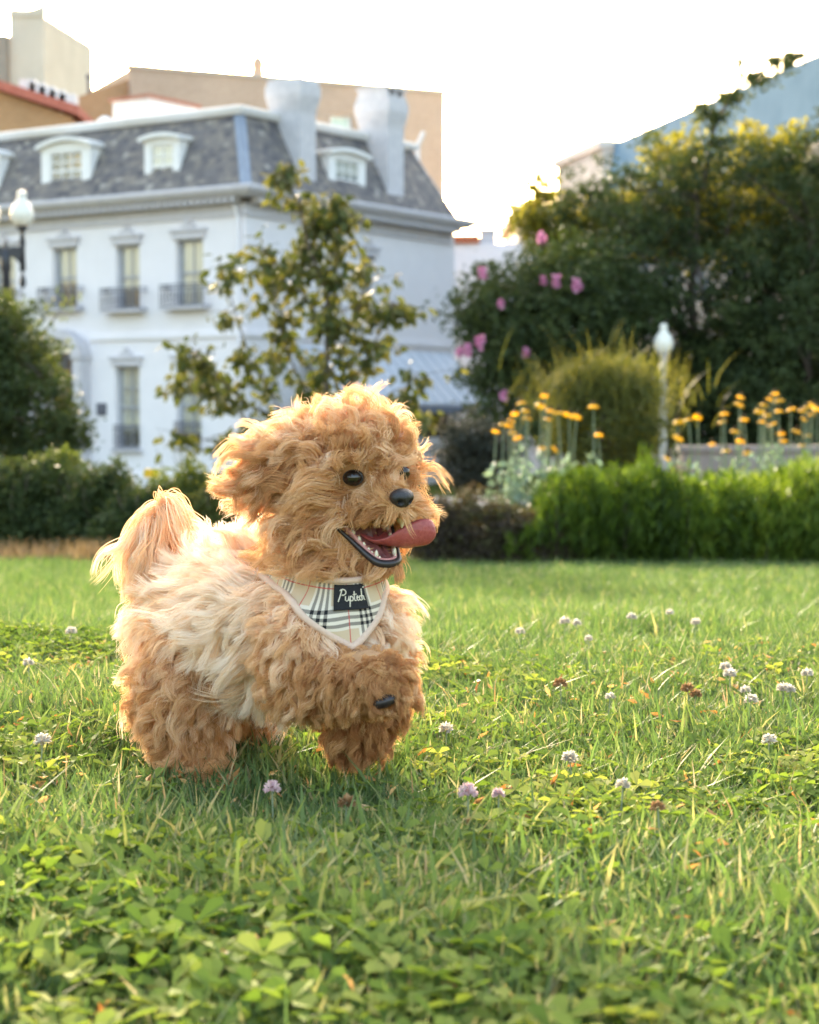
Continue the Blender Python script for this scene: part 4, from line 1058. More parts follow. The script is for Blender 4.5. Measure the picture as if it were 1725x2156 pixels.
# ================================================================ lawn: blades, clover, flower heads
def vnoise(x, y, s, ph):
    return .5 + .25 * (np.sin(x * s + ph + 1.7 * np.sin(y * s * .7 + ph)) + np.sin(y * s * 1.1 - ph * 2 + 1.3 * np.sin(x * s * .9)))
M_blade = tint_mat("grass_blade", [(0.055, 0.092, 0.034), (0.09, 0.145, 0.048), (0.135, 0.195, 0.065), (0.21, 0.235, 0.09), (0.42, 0.34, 0.20)], trans=.36, rough=.6, spec=.25, tcol=(.95, 1.08, .62))
def scatter(n, y0, y1, pad):
    """roots spread evenly over the lawn in view between two distances, with a margin at the sides"""
    yy = np.sqrt(rng.uniform(0, 1, n) * ((y1) ** 2 - y0 ** 2) + y0 ** 2); xx = rng.uniform(-1, 1, n) * (.225 * yy + pad); return xx, yy
def grass(name, n, y0, y1, pad, h0, h1, w, nseg, label, dead=.06):
    xx, yy = scatter(n, y0, y1, pad)
    P = np.stack([xx, yy, gh(xx, yy) - .004], 1)
    pn = vnoise(xx, yy, 6.0, .4); pn2 = vnoise(xx, yy, 17., 2.2)
    H = rng.uniform(h0, h1, n) * (.65 + .5 * pn + .25 * pn2) * np.where(rng.random(n) < .05, 1.5, 1)
    lean = np.abs(rng.normal(size=n)) * .55 + .08
    V, F, k = blades(P, H, w * rng.uniform(.6, 1.25, n), lean, nseg)
    t = np.clip(.33 + .30 * (pn2 - .5) + .19 * rng.normal(size=n), 0, .75); t = np.where(rng.random(n) < dead, rng.uniform(.8, 1, n), t)
    o = link(name, npmesh(name, V, F, np.repeat(t, k)), M_blade); tag(o, label, "grass", kind="stuff"); return o
grass("lawn_grass", 46000, .75, 1.75, .42, .022, .050, .0046, 3, "long fresh green lawn grass at the front of the lawn", .15)
grass("lawn_grass", 125000, 1.70, 3.5, .45, .020, .046, .0042, 3, "sunlit lawn grass around the running dog", .09)
grass("lawn_grass", 90000, 3.4, 7.0, .6, .028, .055, .0050, 2, "lawn grass on the slope beyond the crest", .05)
grass("lawn_grass", 130000, 6.8, 16.2, 1.6, .035, .07, .010, 2, "short blurred lawn grass in front of the hedge", .04)
# clover: three leaflets on a thin stalk
M_clover = tint_mat("clover_leaflet", [(0.075, 0.125, 0.03), (0.13, 0.19, 0.04), (0.20, 0.25, 0.06), (0.33, 0.33, 0.10)], trans=.38, rough=.8, spec=.08, tcol=(1.0, 1.12, .55))
def clover(n, y0, y1, pad, thr):
    xx, yy = scatter(n, y0, y1, pad); keep = (vnoise(xx, yy, 7.0, 1.1) * .6 + vnoise(xx, yy, 2.6, 3.) * .4 + .16 * rng.normal(size=n)) > thr(xx, yy)
    xx, yy = xx[keep], yy[keep]; n = len(xx)
    H = rng.uniform(.012, .036, n); c_ = np.stack([xx, yy, gh(xx, yy) + H], 1)
    a0 = rng.uniform(0, 2 * PI, n); tilt = rng.normal(size=(n, 2)) * .3; s = rng.uniform(.0055, .0105, n) * np.where(yy < 1.7, 1.35, 1.0)
    Vs = []
    for k in range(3):
        a_ = a0 + 2 * PI * k / 3; d = np.stack([np.cos(a_), np.sin(a_), tilt[:, 0] * np.cos(a_) + tilt[:, 1] * np.sin(a_)], 1); w = np.stack([-np.sin(a_), np.cos(a_), -tilt[:, 0] * np.sin(a_) + tilt[:, 1] * np.cos(a_)], 1)
        S_ = s[:, None]; u = np.array([0, 0, 1]) * S_
        Vs.append(np.stack([c_, c_ + d * S_ * .9 + w * S_ * .55 + u * .30, c_ + d * S_ * 1.5 + w * S_ * .35 + u * .22, c_ + d * S_ * 1.55 + u * .05, c_ + d * S_ * 1.5 - w * S_ * .35 + u * .22, c_ + d * S_ * .9 - w * S_ * .55 + u * .30], 1))
    V = np.stack(Vs, 1).reshape(-1, 3); fs = np.array([[0, 1, 2], [0, 2, 3], [0, 3, 4], [0, 4, 5]])
    F = (np.arange(n * 3)[:, None, None] * 6 + fs[None]).reshape(-1, 3)
    t = np.clip(.52 + .55 * (vnoise(xx, yy, 13., .7) - .5) + .22 * rng.normal(size=n), 0, 1)
    return V, F, np.repeat(t, 12)
V, F, t = clover(34000, .75, 3.3, .42, lambda x, y: .47 + .12 * np.clip((y - 1.5) / .6, 0, 1.2))
o = link("clover_leaves", npmesh("clover_leaves", V, F, t), M_clover); tag(o, "patches of small bright clover leaves growing in the lawn", "clover", kind="stuff")
# dead stalks in the foreground
n = 620; xx, yy = scatter(n, .9, 2.6, .3); P = np.stack([xx, yy, gh(xx, yy)], 1)
V, F, k = blades(P, rng.uniform(.022, .062, n), np.full(n, .0030), rng.uniform(.0, .8, n), 3)
M_straw = tint_mat("straw_stalk", [(.30, .20, .09), (.44, .33, .18), (.55, .45, .28)], trans=.3, tcol=(1, 1, .8))
o = link("dead_stalks", npmesh("dead_stalks", V, F, np.repeat(rng.random(n), k)), M_straw); tag(o, "pale dead grass stalks standing in the lawn", "dead grass", kind="stuff")
n = 1500; xx, yy = scatter(n, .85, 3.2, .35); P = np.stack([xx, yy, gh(xx, yy) + rng.uniform(.006, .034, n)], 1)
V, F = leaf_arrays(P, rng.uniform(.008, .026, n), .3, rng.normal(size=(n, 3)) * [1, 1, .6])
M_dead = tint_mat("withered_leaf_bit", [(.30, .13, .04), (.45, .25, .09), (.50, .36, .18)], trans=.35, tcol=(1.1, 1, .7))
o = link("withered_leaf_bits", npmesh("withered_leaf_bits", V, F, np.repeat(rng.random(n), 2)), M_dead); tag(o, "small withered orange brown leaf bits lying in the lawn", "dead leaves", kind="stuff")
# clover flower heads
M_cfl = tint_mat("white_clover_floret", [(.46, .40, .33), (.60, .56, .50), (.70, .68, .63)], trans=.3, tcol=(1, 1, 1))
M_cbr = tint_mat("brown_clover_floret", [(.20, .11, .05), (.32, .19, .09), (.42, .28, .15)], trans=.2, tcol=(1, 1, 1))
M_cpk = tint_mat("pinkish_clover_floret", [(.55, .38, .40), (.66, .50, .52), (.72, .60, .60)], trans=.3, tcol=(1, .9, .9))
def floret_ball(mat):
    n = 70; d = rand_dirs(n); d[:, 2] = np.abs(d[:, 2]) * 1.1 - .35; d = unit(d)
    V, F = leaf_arrays(d * .0062, .008, .45, d + rng.normal(size=(n, 3)) * .2, .2); me = npmesh("florets", V, F, np.repeat(rng.random(n), 2)); me.materials.append(mat); return me
FB = {'w': [floret_ball(M_cfl) for _ in range(3)], 'b': [floret_ball(M_cbr)], 'p': [floret_ball(M_cpk)]}
def ground_hit(dx, dy, h=0.0):
    r = ray(dx, dy); prev = 1.0
    for Yt in np.linspace(.9, 15, 1500):
        p = Vector((0, 0, CAM_Z)) + r * (Yt / r.y)
        if p.z <= float(gh(p.x, p.y)) + h: return p
    return p
CLV = [(1528, 1406, 'w'), (1537, 1418, 'w'), (1285, 1467, 'w'), (1570, 1453, 'w'), (1582, 1474, 'w'), (1650, 1449, 'w'), (1664, 1452, 'w'), (1312, 1652, 'w'), (1200, 1597, 'w'), (940, 1535, 'w'), (573, 1660, 'p'), (1448, 1450, 'b'), (1465, 1462, 'b'), (985, 1668, 'p'), (1050, 1672, 'p'),
       (1190, 1308, 'w'), (1215, 1312, 'w'), (1330, 1300, 'w'), (1465, 1310, 'w'), (1700, 1418, 'w'), (730, 1690, 'b'), (1180, 1440, 'b'), (150, 1330, 'w'), (60, 1395, 'w'), (1240, 1345, 'w'), (1410, 1290, 'w'), (1095, 1330, 'w'), (1620, 1560, 'w'), (90, 1560, 'w'), (1385, 1700, 'b')]
LBL = {'w': "round white clover flower head standing in the lawn", 'b': "withered brown clover flower head in the lawn", 'p': "pinkish fading clover flower head in the lawn"}
for (x, y, c_) in CLV:
    p = ground_hit(x, y, .050); g = float(gh(p.x, p.y)); H = p.z - g
    root = empty("clover_flower", (p.x, p.y, g), random.random() * 6, LBL[c_], "flower", {'w': "white clover flowers", 'b': "brown clover flowers", 'p': "pinkish clover flowers"}[c_])
    MB().tube([(0, 0, -.003), (.002, .001, H * .5), (0, 0, H)], .0009, 5).build("stem", M_stem, root)
    o = link("flower_head", random.choice(FB[c_]), None, root); o.location = (0, 0, H); s = random.uniform(.65, 1.05) * (1.0 if p.y < 3.4 else 1.4); o.scale = (s, s, s)
# ================================================================ the dog
DOG_Y = 2.05
dog = empty("dog", tuple(at(430, 1668, 2.03)), 0, "fluffy apricot dog in a plaid harness running over the lawn, tongue out", "dog")
dog.location.z = float(gh(dog.location.x, 2.03))
DO = np.array(dog.location)
def dp(dx, dy, dep): return np.array(at(dx, dy, dep)) - DO      # dog-local coordinates
# head frame: forward (towards the right and the camera), dog's right (towards picture left), up
HY = math.radians(37.0)
HF = np.array([math.sin(HY), -math.cos(HY), -.05]); HF /= np.linalg.norm(HF)
HR = np.cross(HF, [0, 0, 1.0]); HR /= np.linalg.norm(HR)
HU = np.cross(HR, HF)
roll = math.radians(4.0)
HR, HU = HR * math.cos(roll) - HU * math.sin(roll), HU * math.cos(roll) + HR * math.sin(roll)
HO = dp(738, 987, 1.97)
def hd(f, r, u): return HO + HF * f + HR * r + HU * u
# chains of spheres: (region, [(point, radius), ...])
def ch(reg, pts): return (reg, [(np.array(p), r) for p, r in pts])
CH = [
    ch('torso', [(dp(445, 1328, 2.13), .061), (dp(505, 1302, 2.08), .066), (dp(600, 1298, 2.02), .070), (dp(690, 1300, 1.975), .064)]),
    ch('chest', [(dp(700, 1300, 1.965), .058), (dp(742, 1335, 1.965), .045)]),
    ch('withers', [(dp(500, 1250, 2.08), .042), (dp(600, 1225, 2.02), .044)]),
    ch('neck', [(dp(690, 1262, 1.97), .056), (dp(695, 1190, 1.972), .053), (dp(712, 1095, 1.972), .050)]),
    ch('rump', [(dp(412, 1295, 2.16), .043), (dp(355, 1272, 2.17), .024)]),
    ch('tail', [(dp(345, 1262, 2.17), .018), (dp(312, 1215, 2.18), .011), (dp(318, 1150, 2.19), .0085), (dp(345, 1068, 2.19), .0075)]),
    ch('thigh', [(dp(425, 1370, 2.09), .052), (dp(388, 1440, 2.065), .047), (dp(395, 1530, 2.06), .036)]),
    ch('hindleg', [(dp(395, 1530, 2.06), .036), (dp(408, 1600, 2.055), .029), (dp(425, 1650, 2.03), .024), (dp(445, 1664, 2.005), .017)]),
    ch('thigh', [(dp(460, 1400, 2.16), .046), (dp(510, 1490, 2.18), .034)]),
    ch('hindleg', [(dp(510, 1490, 2.18), .034), (dp(525, 1560, 2.185), .024), (dp(535, 1602, 2.17), .018)]),
    ch('upperarm', [(dp(655, 1335, 1.93), .046), (dp(630, 1408, 1.925), .035)]),
    ch('foreleg', [(dp(630, 1408, 1.925), .035), (dp(705, 1428, 1.895), .029), (dp(775, 1424, 1.875), .026)]),
    ch('paw', [(dp(775, 1424, 1.875), .028), (dp(808, 1428, 1.862), .025), (dp(815, 1456, 1.856), .020)]),
    ch('upperarm', [(dp(758, 1350, 1.99), .042), (dp(792, 1420, 1.99), .034)]),
    ch('foreleg2', [(dp(792, 1420, 1.99), .034), (dp(796, 1470, 1.985), .030), (dp(770, 1518, 1.98), .028), (dp(735, 1544, 1.975), .023)]),
    ch('skull', [(hd(-.012, 0, .002), .051), (hd(.012, 0, .002), .048)]),
    ch('brow', [(hd(.030, .018, .012), .026), (hd(.030, -.018, .012), .026)]),
    ch('cheek', [(hd(.008, .030, -.030), .030), (hd(.022, .026, -.036), .020)]),
    ch('cheek', [(hd(.008, -.030, -.030), .030), (hd(.022, -.026, -.036), .020)]),
    ch('muzzle', [(hd(.036, 0, -.018), .026), (hd(.060, 0, -.027), .0200), (hd(.078, 0, -.031), .0155)]),
    ch('bridge', [(hd(.044, 0, -.006), .021), (hd(.066, 0, -.0165), .0150)]),
    ch('lipside', [(hd(.040, .014, -.034), .014), (hd(.062, .011, -.038), .0105), (hd(.076, .007, -.038), .0085)]),
    ch('farlip', [(hd(.040, -.014, -.034), .014), (hd(.062, -.011, -.038), .0105), (hd(.076, -.007, -.038), .0085)]),
    ch('jaw', [(hd(.006, .018, -.056), .020), (hd(.036, .015, -.0785), .0125), (hd(.060, .006, -.0925), .0085)]),
    ch('jaw', [(hd(.006, -.018, -.056), .020), (hd(.036, -.015, -.0785), .0125), (hd(.060, -.006, -.0925), .0085)]),
    ch('throat', [(hd(-.012, 0, -.048), .036), (hd(.012, 0, -.072), .018), (hd(.034, 0, -.086), .008)]),
    ch('ear', [(hd(-.008, .046, .022), .014), (dp(600, 938, 1.965), .012), (dp(562, 970, 1.97), .011), (dp(538, 1018, 1.975), .009)]),
    ch('earin', [(hd(.0, .050, .010), .010), (dp(605, 968, 1.955), .010), (dp(580, 998, 1.960), .009), (dp(555, 1024, 1.965), .007)]),
    ch('farear', [(hd(-.020, -.046, .020), .013), (hd(-.028, -.062, -.005), .011), (hd(-.030, -.066, -.035), .010)]),
]
# union of the spheres, remeshed into one continuous skin
ico = bmesh.new(); bmesh.ops.create_icosphere(ico, subdivisions=2, radius=1.0)
IV = np.array([v.co[:] for v in ico.verts]); IF = np.array([[v.index for v in f.verts] for f in ico.faces]); ico.free()
SP_C, SP_R, SP_T = [], [], []
for reg, pts in CH:
    for (a, ra), (b, rb) in zip(pts[:-1], pts[1:]):
        n = max(2, int(np.linalg.norm(b - a) / (.30 * min(ra, rb))) + 1)
        for t in np.linspace(0, 1, n): SP_C.append(a + (b - a) * t); SP_R.append(ra + (rb - ra) * t); SP_T.append((reg, (b - a) / (np.linalg.norm(b - a) + 1e-9)))
SP_C, SP_R = np.array(SP_C), np.array(SP_R)
V = (IV[None] * SP_R[:, None, None] + SP_C[:, None]).reshape(-1, 3)
F = (IF[None] + np.arange(len(SP_C))[:, None, None] * len(IV)).reshape(-1, 3)
M_skin = pmat("dog_skin_undercoat", (0.42, 0.22, 0.10), (0.52, 0.30, 0.15), scale=90, rough=.9, bump=.3)
tmp = link("body_raw", npmesh("body_raw", V, F))
md = tmp.modifiers.new("remesh", 'REMESH'); md.mode = 'VOXEL'; md.voxel_size = .0032
sm = tmp.modifiers.new("smooth", 'SMOOTH'); sm.factor = .5; sm.iterations = 8
dg = bpy.context.evaluated_depsgraph_get()
body_me = bpy.data.meshes.new_from_object(tmp.evaluated_get(dg)); body_me.name = "body"
bpy.data.objects.remove(tmp)
body_me.materials.clear(); body_me.polygons.foreach_set("use_smooth", [True] * len(body_me.polygons))
body = link("body", body_me, M_skin, dog)
body_me.calc_loop_triangles()
BVn = len(body_me.vertices); bv = np.empty(BVn * 3, np.float32); body_me.vertices.foreach_get("co", bv); bv = bv.reshape(-1, 3).astype(np.float64)
bn = np.empty(BVn * 3, np.float32); body_me.vertex_normals.foreach_get("vector", bn); bn = bn.reshape(-1, 3).astype(np.float64)
bt = np.empty(len(body_me.loop_triangles) * 3, np.int32); body_me.loop_triangles.foreach_get("vertices", bt); bt = bt.reshape(-1, 3)
bvh = BVHTree.FromPolygons([Vector(v) for v in bv], [tuple(t) for t in bt])
# open mouth: lip lines on the skin, the cheek skin between them pushed in to make the cavity
UPL = [(.031, -.047), (.042, -.0480), (.055, -.0480), (.068, -.0460), (.078, -.0435)]           # (forward, up) of the upper lip edge
LOL = [(.031, -.047), (.033, -.0570), (.039, -.0680), (.047, -.0780), (.056, -.0865), (.063, -.0915)]   # lower lip edge
def side_r(f, u, s):
    o_ = hd(f, .09 * s, u); h_ = bvh.ray_cast(Vector(o_), Vector(-HR * s), .09)
    return .09 - h_[3] if h_[0] is not None else .012
def lip_path(edge, front, s_):
    rr = [side_r(f, u, s_) for f, u in edge]
    return [(f, s_ * max(.45 * r + .55 * q, .006), u) for (f, u), r, q in zip(edge, np.minimum.accumulate(rr), np.linspace(rr[0], .010, len(edge)))]
UP_R, UP_L = lip_path(UPL, 0, 1), lip_path(UPL, 0, -1)
LO_R, LO_L = lip_path(LOL, 0, 1), lip_path(LOL, 0, -1)
q_ = bv - HO; hf_, hr_, hu_ = q_ @ HF, q_ @ HR, q_ @ HU
up_e = np.interp(hf_, [a for a, b in UPL], [b for a, b in UPL]); lo_e = np.interp(hf_, [a for a, b in LOL], [b for a, b in LOL])
inside = np.clip(np.minimum((up_e - hu_) / .003, (hu_ - lo_e) / .003), 0, 1) * np.clip((hf_ - .031) / .003, 0, 1)
bv = bv - HR * (hr_ * inside * .72)[:, None]
body_me.vertices.foreach_set("co", bv.astype(np.float32).ravel()); body_me.update()
M_mouth = pmat("mouth_lining", (.10, .026, .024), (.20, .062, .058), scale=120, rough=.4, spec=.4)
body_me.materials.append(M_mouth)
fin = inside[bt].mean(1) > .45
tri_poly = np.empty(len(body_me.loop_triangles), np.int32); body_me.loop_triangles.foreach_get("polygon_index", tri_poly)
mi = np.zeros(len(body_me.polygons), np.int32); mi[tri_poly[fin]] = 1; body_me.polygons.foreach_set("material_index", mi)
bn = np.empty(BVn * 3, np.float32); body_me.vertex_normals.foreach_get("vector", bn); bn = bn.reshape(-1, 3).astype(np.float64)

# ---------------------------------------------------------------- harness: a plaid vest ring round the base of the neck
AX0 = dp(697, 1240, 1.966)
FB_ = np.array([.66, -.75, 0]); FB_ /= np.linalg.norm(FB_)                  # the way the body faces
FH = np.array([.34, -.94, 0]); FH /= np.linalg.norm(FH)                      # the way the harness front faces
AXD = np.array([0, 0, 1.0]) + FH * .25; AXD /= np.linalg.norm(AXD)
E1 = FH - AXD * FH.dot(AXD); E1 /= np.linalg.norm(E1); E2 = np.cross(AXD, E1)
def ring_pt(phi, s, off):
    """point on the dog's skin at angle phi round the neck axis and height s along it, lifted by off"""
    d = E1 * math.cos(phi) + E2 * math.sin(phi); o = AX0 + AXD * s
    hit = bvh.ray_cast(Vector(o + d * .16), Vector(-d), .16)
    r = .05
    if hit[0] is not None: r = (np.array(hit[0]) - o).dot(d)
    return d, o, r
NPH, NS = 96, 16
def s_top(phi): return .025 + .004 * (1 - math.cos(phi)) / 2
def s_bot(phi):
    q = abs((phi + PI) % (2 * PI) - PI)
    return s_top(phi) - (.022 + .038 * max(0, 1 - q / .85))
RR = np.zeros((NPH, NS)); PH = np.linspace(0, 2 * PI, NPH, endpoint=False)
DD = {}
for i, ph in enumerate(PH):
    for j in range(NS):
        s = s_top(ph) + (s_bot(ph) - s_top(ph)) * j / (NS - 1)
        d, o, r = ring_pt(ph, s, 0); RR[i, j] = min(max(r, .04), .075); DD[i, j] = (d, o)
for _ in range(6):
    RR = (np.roll(RR, 1, 0) + np.roll(RR, -1, 0) + 2 * RR) / 4
    RR[:, 1:-1] = (RR[:, :-2] + RR[:, 2:] + 2 * RR[:, 1:-1]) / 4
LIFT = .0085
HV = np.array([[DD[i, j][1] + DD[i, j][0] * (RR[i, j] + LIFT) for j in range(NS)] for i in range(NPH)])
HVi = np.array([[DD[i, j][1] + DD[i, j][0] * (RR[i, j] + LIFT - .0035) for j in range(NS)] for i in range(NPH)])
V = np.concatenate([HV.reshape(-1, 3), HVi.reshape(-1, 3)]); off = NPH * NS
F = []
for i in range(NPH):
    a, b = i * NS, ((i + 1) % NPH) * NS
    for j in range(NS - 1):
        F += [[a + j, a + j + 1, b + j + 1, b + j], [off + a + j, off + b + j, off + b + j + 1, off + a + j + 1]]
    F += [[a, b, off + b, off + a], [a + NS - 1, off + a + NS - 1, off + b + NS - 1, b + NS - 1]]
hme = npmesh("harness", V, np.array(F), smooth=True)
uvl = hme.uv_layers.new(name="plaid")
arc = PH * .068
U = np.repeat(((PH + PI) % (2 * PI) - PI) * .068, NS); Wv = np.array([s_top(ph) + (s_bot(ph) - s_top(ph)) * j / (NS - 1) for ph in PH for j in range(NS)])
UV = np.stack([np.tile(U, 2), np.tile(Wv, 2)], 1)
lv = np.empty(len(hme.loops), np.int32); hme.loops.foreach_get("vertex_index", lv)
uvl.data.foreach_set("uv", UV[lv].astype(np.float32).ravel())
def plaid_mat():
    m, nt, b = new_mat("beige_plaid_cloth")
    uv = nt.nodes.new("ShaderNodeUVMap"); uv.uv_map = "plaid"; sp = nt.nodes.new("ShaderNodeSeparateXYZ"); nt.links.new(uv.outputs[0], sp.inputs[0])
    def math_(op, a, b_=None, c_=None):
        n = nt.nodes.new("ShaderNodeMath"); n.operation = op
        for k, x in enumerate((a, b_, c_)):
            if x is None: continue
            if isinstance(x, (int, float)): n.inputs[k].default_value = x
            else: nt.links.new(x, n.inputs[k])
        return n.outputs[0]
    def stripe(coord, period, centre, half):
        q = math_('PINGPONG', math_('SUBTRACT', coord, centre - 10 * period), period / 2)
        return math_('LESS_THAN', q, half)
    def band(coord, period, base):
        s = None
        for k in (-1, 0, 1):
            x = stripe(coord, period, base + k * .0062, .0016); s = x if s is None else math_('MAXIMUM', s, x)
        return s
    PER = .050
    bu, bw = band(sp.outputs[0], PER, -.031), band(sp.outputs[1], PER, -.007)
    wu, ww = stripe(sp.outputs[0], PER, -.031, .0105), stripe(sp.outputs[1], PER, -.007, .0105)
    ru, rw = stripe(sp.outputs[0], PER, -.001, .0006), stripe(sp.outputs[1], PER, .018, .0006)
    def mix(fac, a, col):
        n = nt.nodes.new("ShaderNodeMix"); n.data_type = 'RGBA'
        nt.links.new(fac, n.inputs[0])
        if isinstance(a, tuple): n.inputs[6].default_value = (*a, 1)
        else: nt.links.new(a, n.inputs[6])
        n.inputs[7].default_value = (*col, 1); return n.outputs[2]
    c = mix(math_('MULTIPLY', math_('MAXIMUM', wu, ww), .65), (.56, .44, .29), (.74, .69, .58))
    c = mix(math_('MINIMUM', math_('MULTIPLY', math_('ADD', bu, bw), .66), 1.0), c, (.02, .02, .022))
    c = mix(math_('MULTIPLY', math_('MAXIMUM', ru, rw), .8), c, (.50, .05, .05))
    nt.links.new(c, b.inputs["Base Color"]); b.inputs["Roughness"].default_value = .9; b.inputs["Specular IOR Level"].default_value = .1
    return m
harness = link("harness", hme, plaid_mat(), dog)
harness["label"] = "beige plaid cloth harness with black name patch"
M_bind = pmat("beige_pink_binding", (.62, .45, .34), (.68, .51, .39), scale=200, rough=.9, bump=.2)
mb = MB(); pts = [tuple(HV[i % NPH, NS - 1] * .6 + HVi[i % NPH, NS - 1] * .4) for i in range(NPH + 1)]; mb.tube(pts, .0042, 8, False); mb.build("binding", M_bind, harness, True)
mb = MB(); pts = [tuple(HV[i % NPH, 0] * .6 + HVi[i % NPH, 0] * .4) for i in range(NPH + 1)]; mb.tube(pts, .0036, 8, False); mb.build("binding", M_bind, harness, True)
def harn_surf(u, w):
    """point and normal on the harness at plaid coordinates (metres round, metres along)"""
    ph = u / .068; fi = (ph % (2 * PI)) / (2 * PI) * NPH; i0 = int(fi) % NPH; i1 = (i0 + 1) % NPH; ft = fi - int(fi)
    t = (w - s_top(ph)) / (s_bot(ph) - s_top(ph)) * (NS - 1); t = min(max(t, 0), NS - 1.001); j0 = int(t); jt = t - j0
    def P(i, j): return HV[i, j]
    p = (P(i0, j0) * (1 - jt) + P(i0, j0 + 1) * jt) * (1 - ft) + (P(i1, j0) * (1 - jt) + P(i1, j0 + 1) * jt) * ft
    n = np.cross(P(i1, j0) - P(i0, j0), P(i0, j0 + 1) - P(i0, j0)); n /= np.linalg.norm(n)
    if n.dot(E1 * math.cos(ph) + E2 * math.sin(ph)) < 0: n = -n
    return p, n
PU, PW, PA, PB = .002, .0105, .0200, .0112          # patch centre (round, along) and half sizes
def patch_pt(a, b, lift):
    p, n = harn_surf(PU + PSGN * a, PW + b); return p + n * lift
PSGN = 1.0
pA, _ = harn_surf(.01, PW); pB, _ = harn_surf(-.01, PW)
if pA[0] < pB[0]: PSGN = -1.0                          # so that +a runs to the reader's right
NA, NB = 18, 10
PV = []; PF = []
for lift in (.0012, .0026):
    for i in range(NA + 1):
        for j in range(NB + 1):
            a = -PA + 2 * PA * i / NA; b = -PB + 2 * PB * j / NB
            PV.append(patch_pt(a, b, lift))
q = (NA + 1) * (NB + 1)
for i in range(NA):
    for j in range(NB):
        a = i * (NB + 1) + j; PF.append([q + a, q + a + 1, q + a + NB + 2, q + a + NB + 1])
for i in range(NA):
    a = i * (NB + 1); PF.append([a, a + NB + 1, q + a + NB + 1, q + a]); a += NB; PF.append([a, q + a, q + a + NB + 1, a + NB + 1])
for j in range(NB):
    a = j; PF.append([a, q + a, q + a + 1, a + 1]); a = NA * (NB + 1) + j; PF.append([a, a + 1, q + a + 1, q + a])
M_patch = pmat("black_woven_patch", (.012, .012, .013), (.022, .022, .024), scale=400, rough=.85)
link("name_patch", npmesh("name_patch", np.array(PV), np.array(PF), smooth=True), M_patch, harness)
# handwritten lettering on the patch: pen strokes in a 0..1 box
def arc_(cx, cy, rx, ry, a0, a1, n=9): return [(cx + rx * math.cos(math.radians(a)), cy + ry * math.sin(math.radians(a))) for a in np.linspace(a0, a1, n)]
ST_ = [[(.02, .05), (.10, .50), (.17, .95)], arc_(.19, .74, .12, .22, 150, -110),                                            # P
       [(.28, .45), (.27, .18), (.31, .10), (.37, .18), (.40, .45), (.40, .16), (.43, .12)],                                 # u
       [(.47, .46), (.44, .0), (.42, -.30)], arc_(.505, .28, .05, .17, 130, -140),                                           # p
       [(.63, .80), (.60, .25), (.62, .12), (.67, .14)], [(.57, .55), (.70, .58)],                                           # t
       [(.68, .26), (.75, .34), (.74, .46), (.70, .44), (.69, .22), (.73, .12), (.79, .18)],                                 # e
       arc_(.835, .28, .045, .16, 50, 300),                                                                                  # c
       [(.93, .95), (.89, .40), (.885, .12)], [(.89, .32), (.93, .45), (.965, .38), (.96, .15), (1.0, .13)]]                 # h
mb = MB()
for st in ST_:
    mb.tube([tuple(patch_pt((x - .47) * .0335, (y - .42) * .0125, .0030)) for x, y in st], .00058, 5)
mb.tube([tuple(patch_pt(.0178, .0078, .003)), tuple(patch_pt(.0196, .0078, .003))], .0007, 5)
mb.build("lettering", pmat("cream_thread", (.70, .64, .50), (.76, .70, .56), scale=300, rough=.8), harness)

def spl(arr, n):
    arr = np.array(arr); t = np.linspace(0, len(arr) - 1, n); out = []
    for x in t:
        i = int(min(x, len(arr) - 2)); f = x - i; p0, p1, p2, p3 = arr[max(i - 1, 0)], arr[i], arr[i + 1], arr[min(i + 2, len(arr) - 1)]
        out.append(.5 * ((2 * p1) + (-p0 + p2) * f + (2 * p0 - 5 * p1 + 4 * p2 - p3) * f * f + (-p0 + 3 * p1 - 3 * p2 + p3) * f ** 3))
    return np.array(out)
# ---------------------------------------------------------------- face pieces
M_eye = pmat("dark_glossy_eye", (.010, .007, .006), rough=.04, spec=.6)
M_nose = pmat("black_leathery_nose", (.012, .011, .012), (.03, .027, .028), scale=500, rough=.38, bump=.25, spec=.5)
M_lip = pmat("black_lip", (.018, .014, .015), (.035, .026, .028), scale=300, rough=.35, spec=.5)
M_tongue = pmat("wet_red_tongue", (.33, .060, .060), (.43, .10, .095), scale=260, rough=.32, bump=.2, spec=.5)
M_tooth = pmat("ivory_tooth", (.74, .66, .48), (.80, .74, .60), scale=200, rough=.3, spec=.5)
def blob(name, c, fr, mat, parent, sub=3, shape=None):
    """ellipsoid with axes given by the columns fr (3 vectors scaled)"""
    bm = bmesh.new(); bmesh.ops.create_icosphere(bm, subdivisions=sub, radius=1.0)
    P = np.array([v.co[:] for v in bm.verts]); Fb = np.array([[v.index for v in f.verts] for f in bm.faces]); bm.free()
    if shape is not None: P = shape(P)
    V = c + P[:, :1] * fr[0] + P[:, 1:2] * fr[1] + P[:, 2:] * fr[2]
    return link(name, npmesh(name, V, Fb, smooth=True), mat, parent)
for (c_, r) in (((.0475, .0295, -.003), .0102), ((.0475, -.0295, -.003), .0102)):
    e_ = blob("eye", hd(*c_), (HF * r, HR * r * 1.05, HU * r * .88), M_eye, dog)
    # dark eyelid rim
    mb = MB(); cc = hd(*c_); sd = 1 if c_[1] > 0 else -1
    od = HF * .72 + HR * .69 * sd; od /= np.linalg.norm(od); a1 = np.cross([0, 0, 1], od); a1 /= np.linalg.norm(a1); a2 = np.cross(od, a1)
    mb.tube([tuple(cc + od * .0042 + a1 * .0098 * math.cos(t) + a2 * .0072 * math.sin(t)) for t in np.linspace(0, 2 * PI, 20)], .0011, 6, False); mb.build("eyelid", M_lip, e_, True)
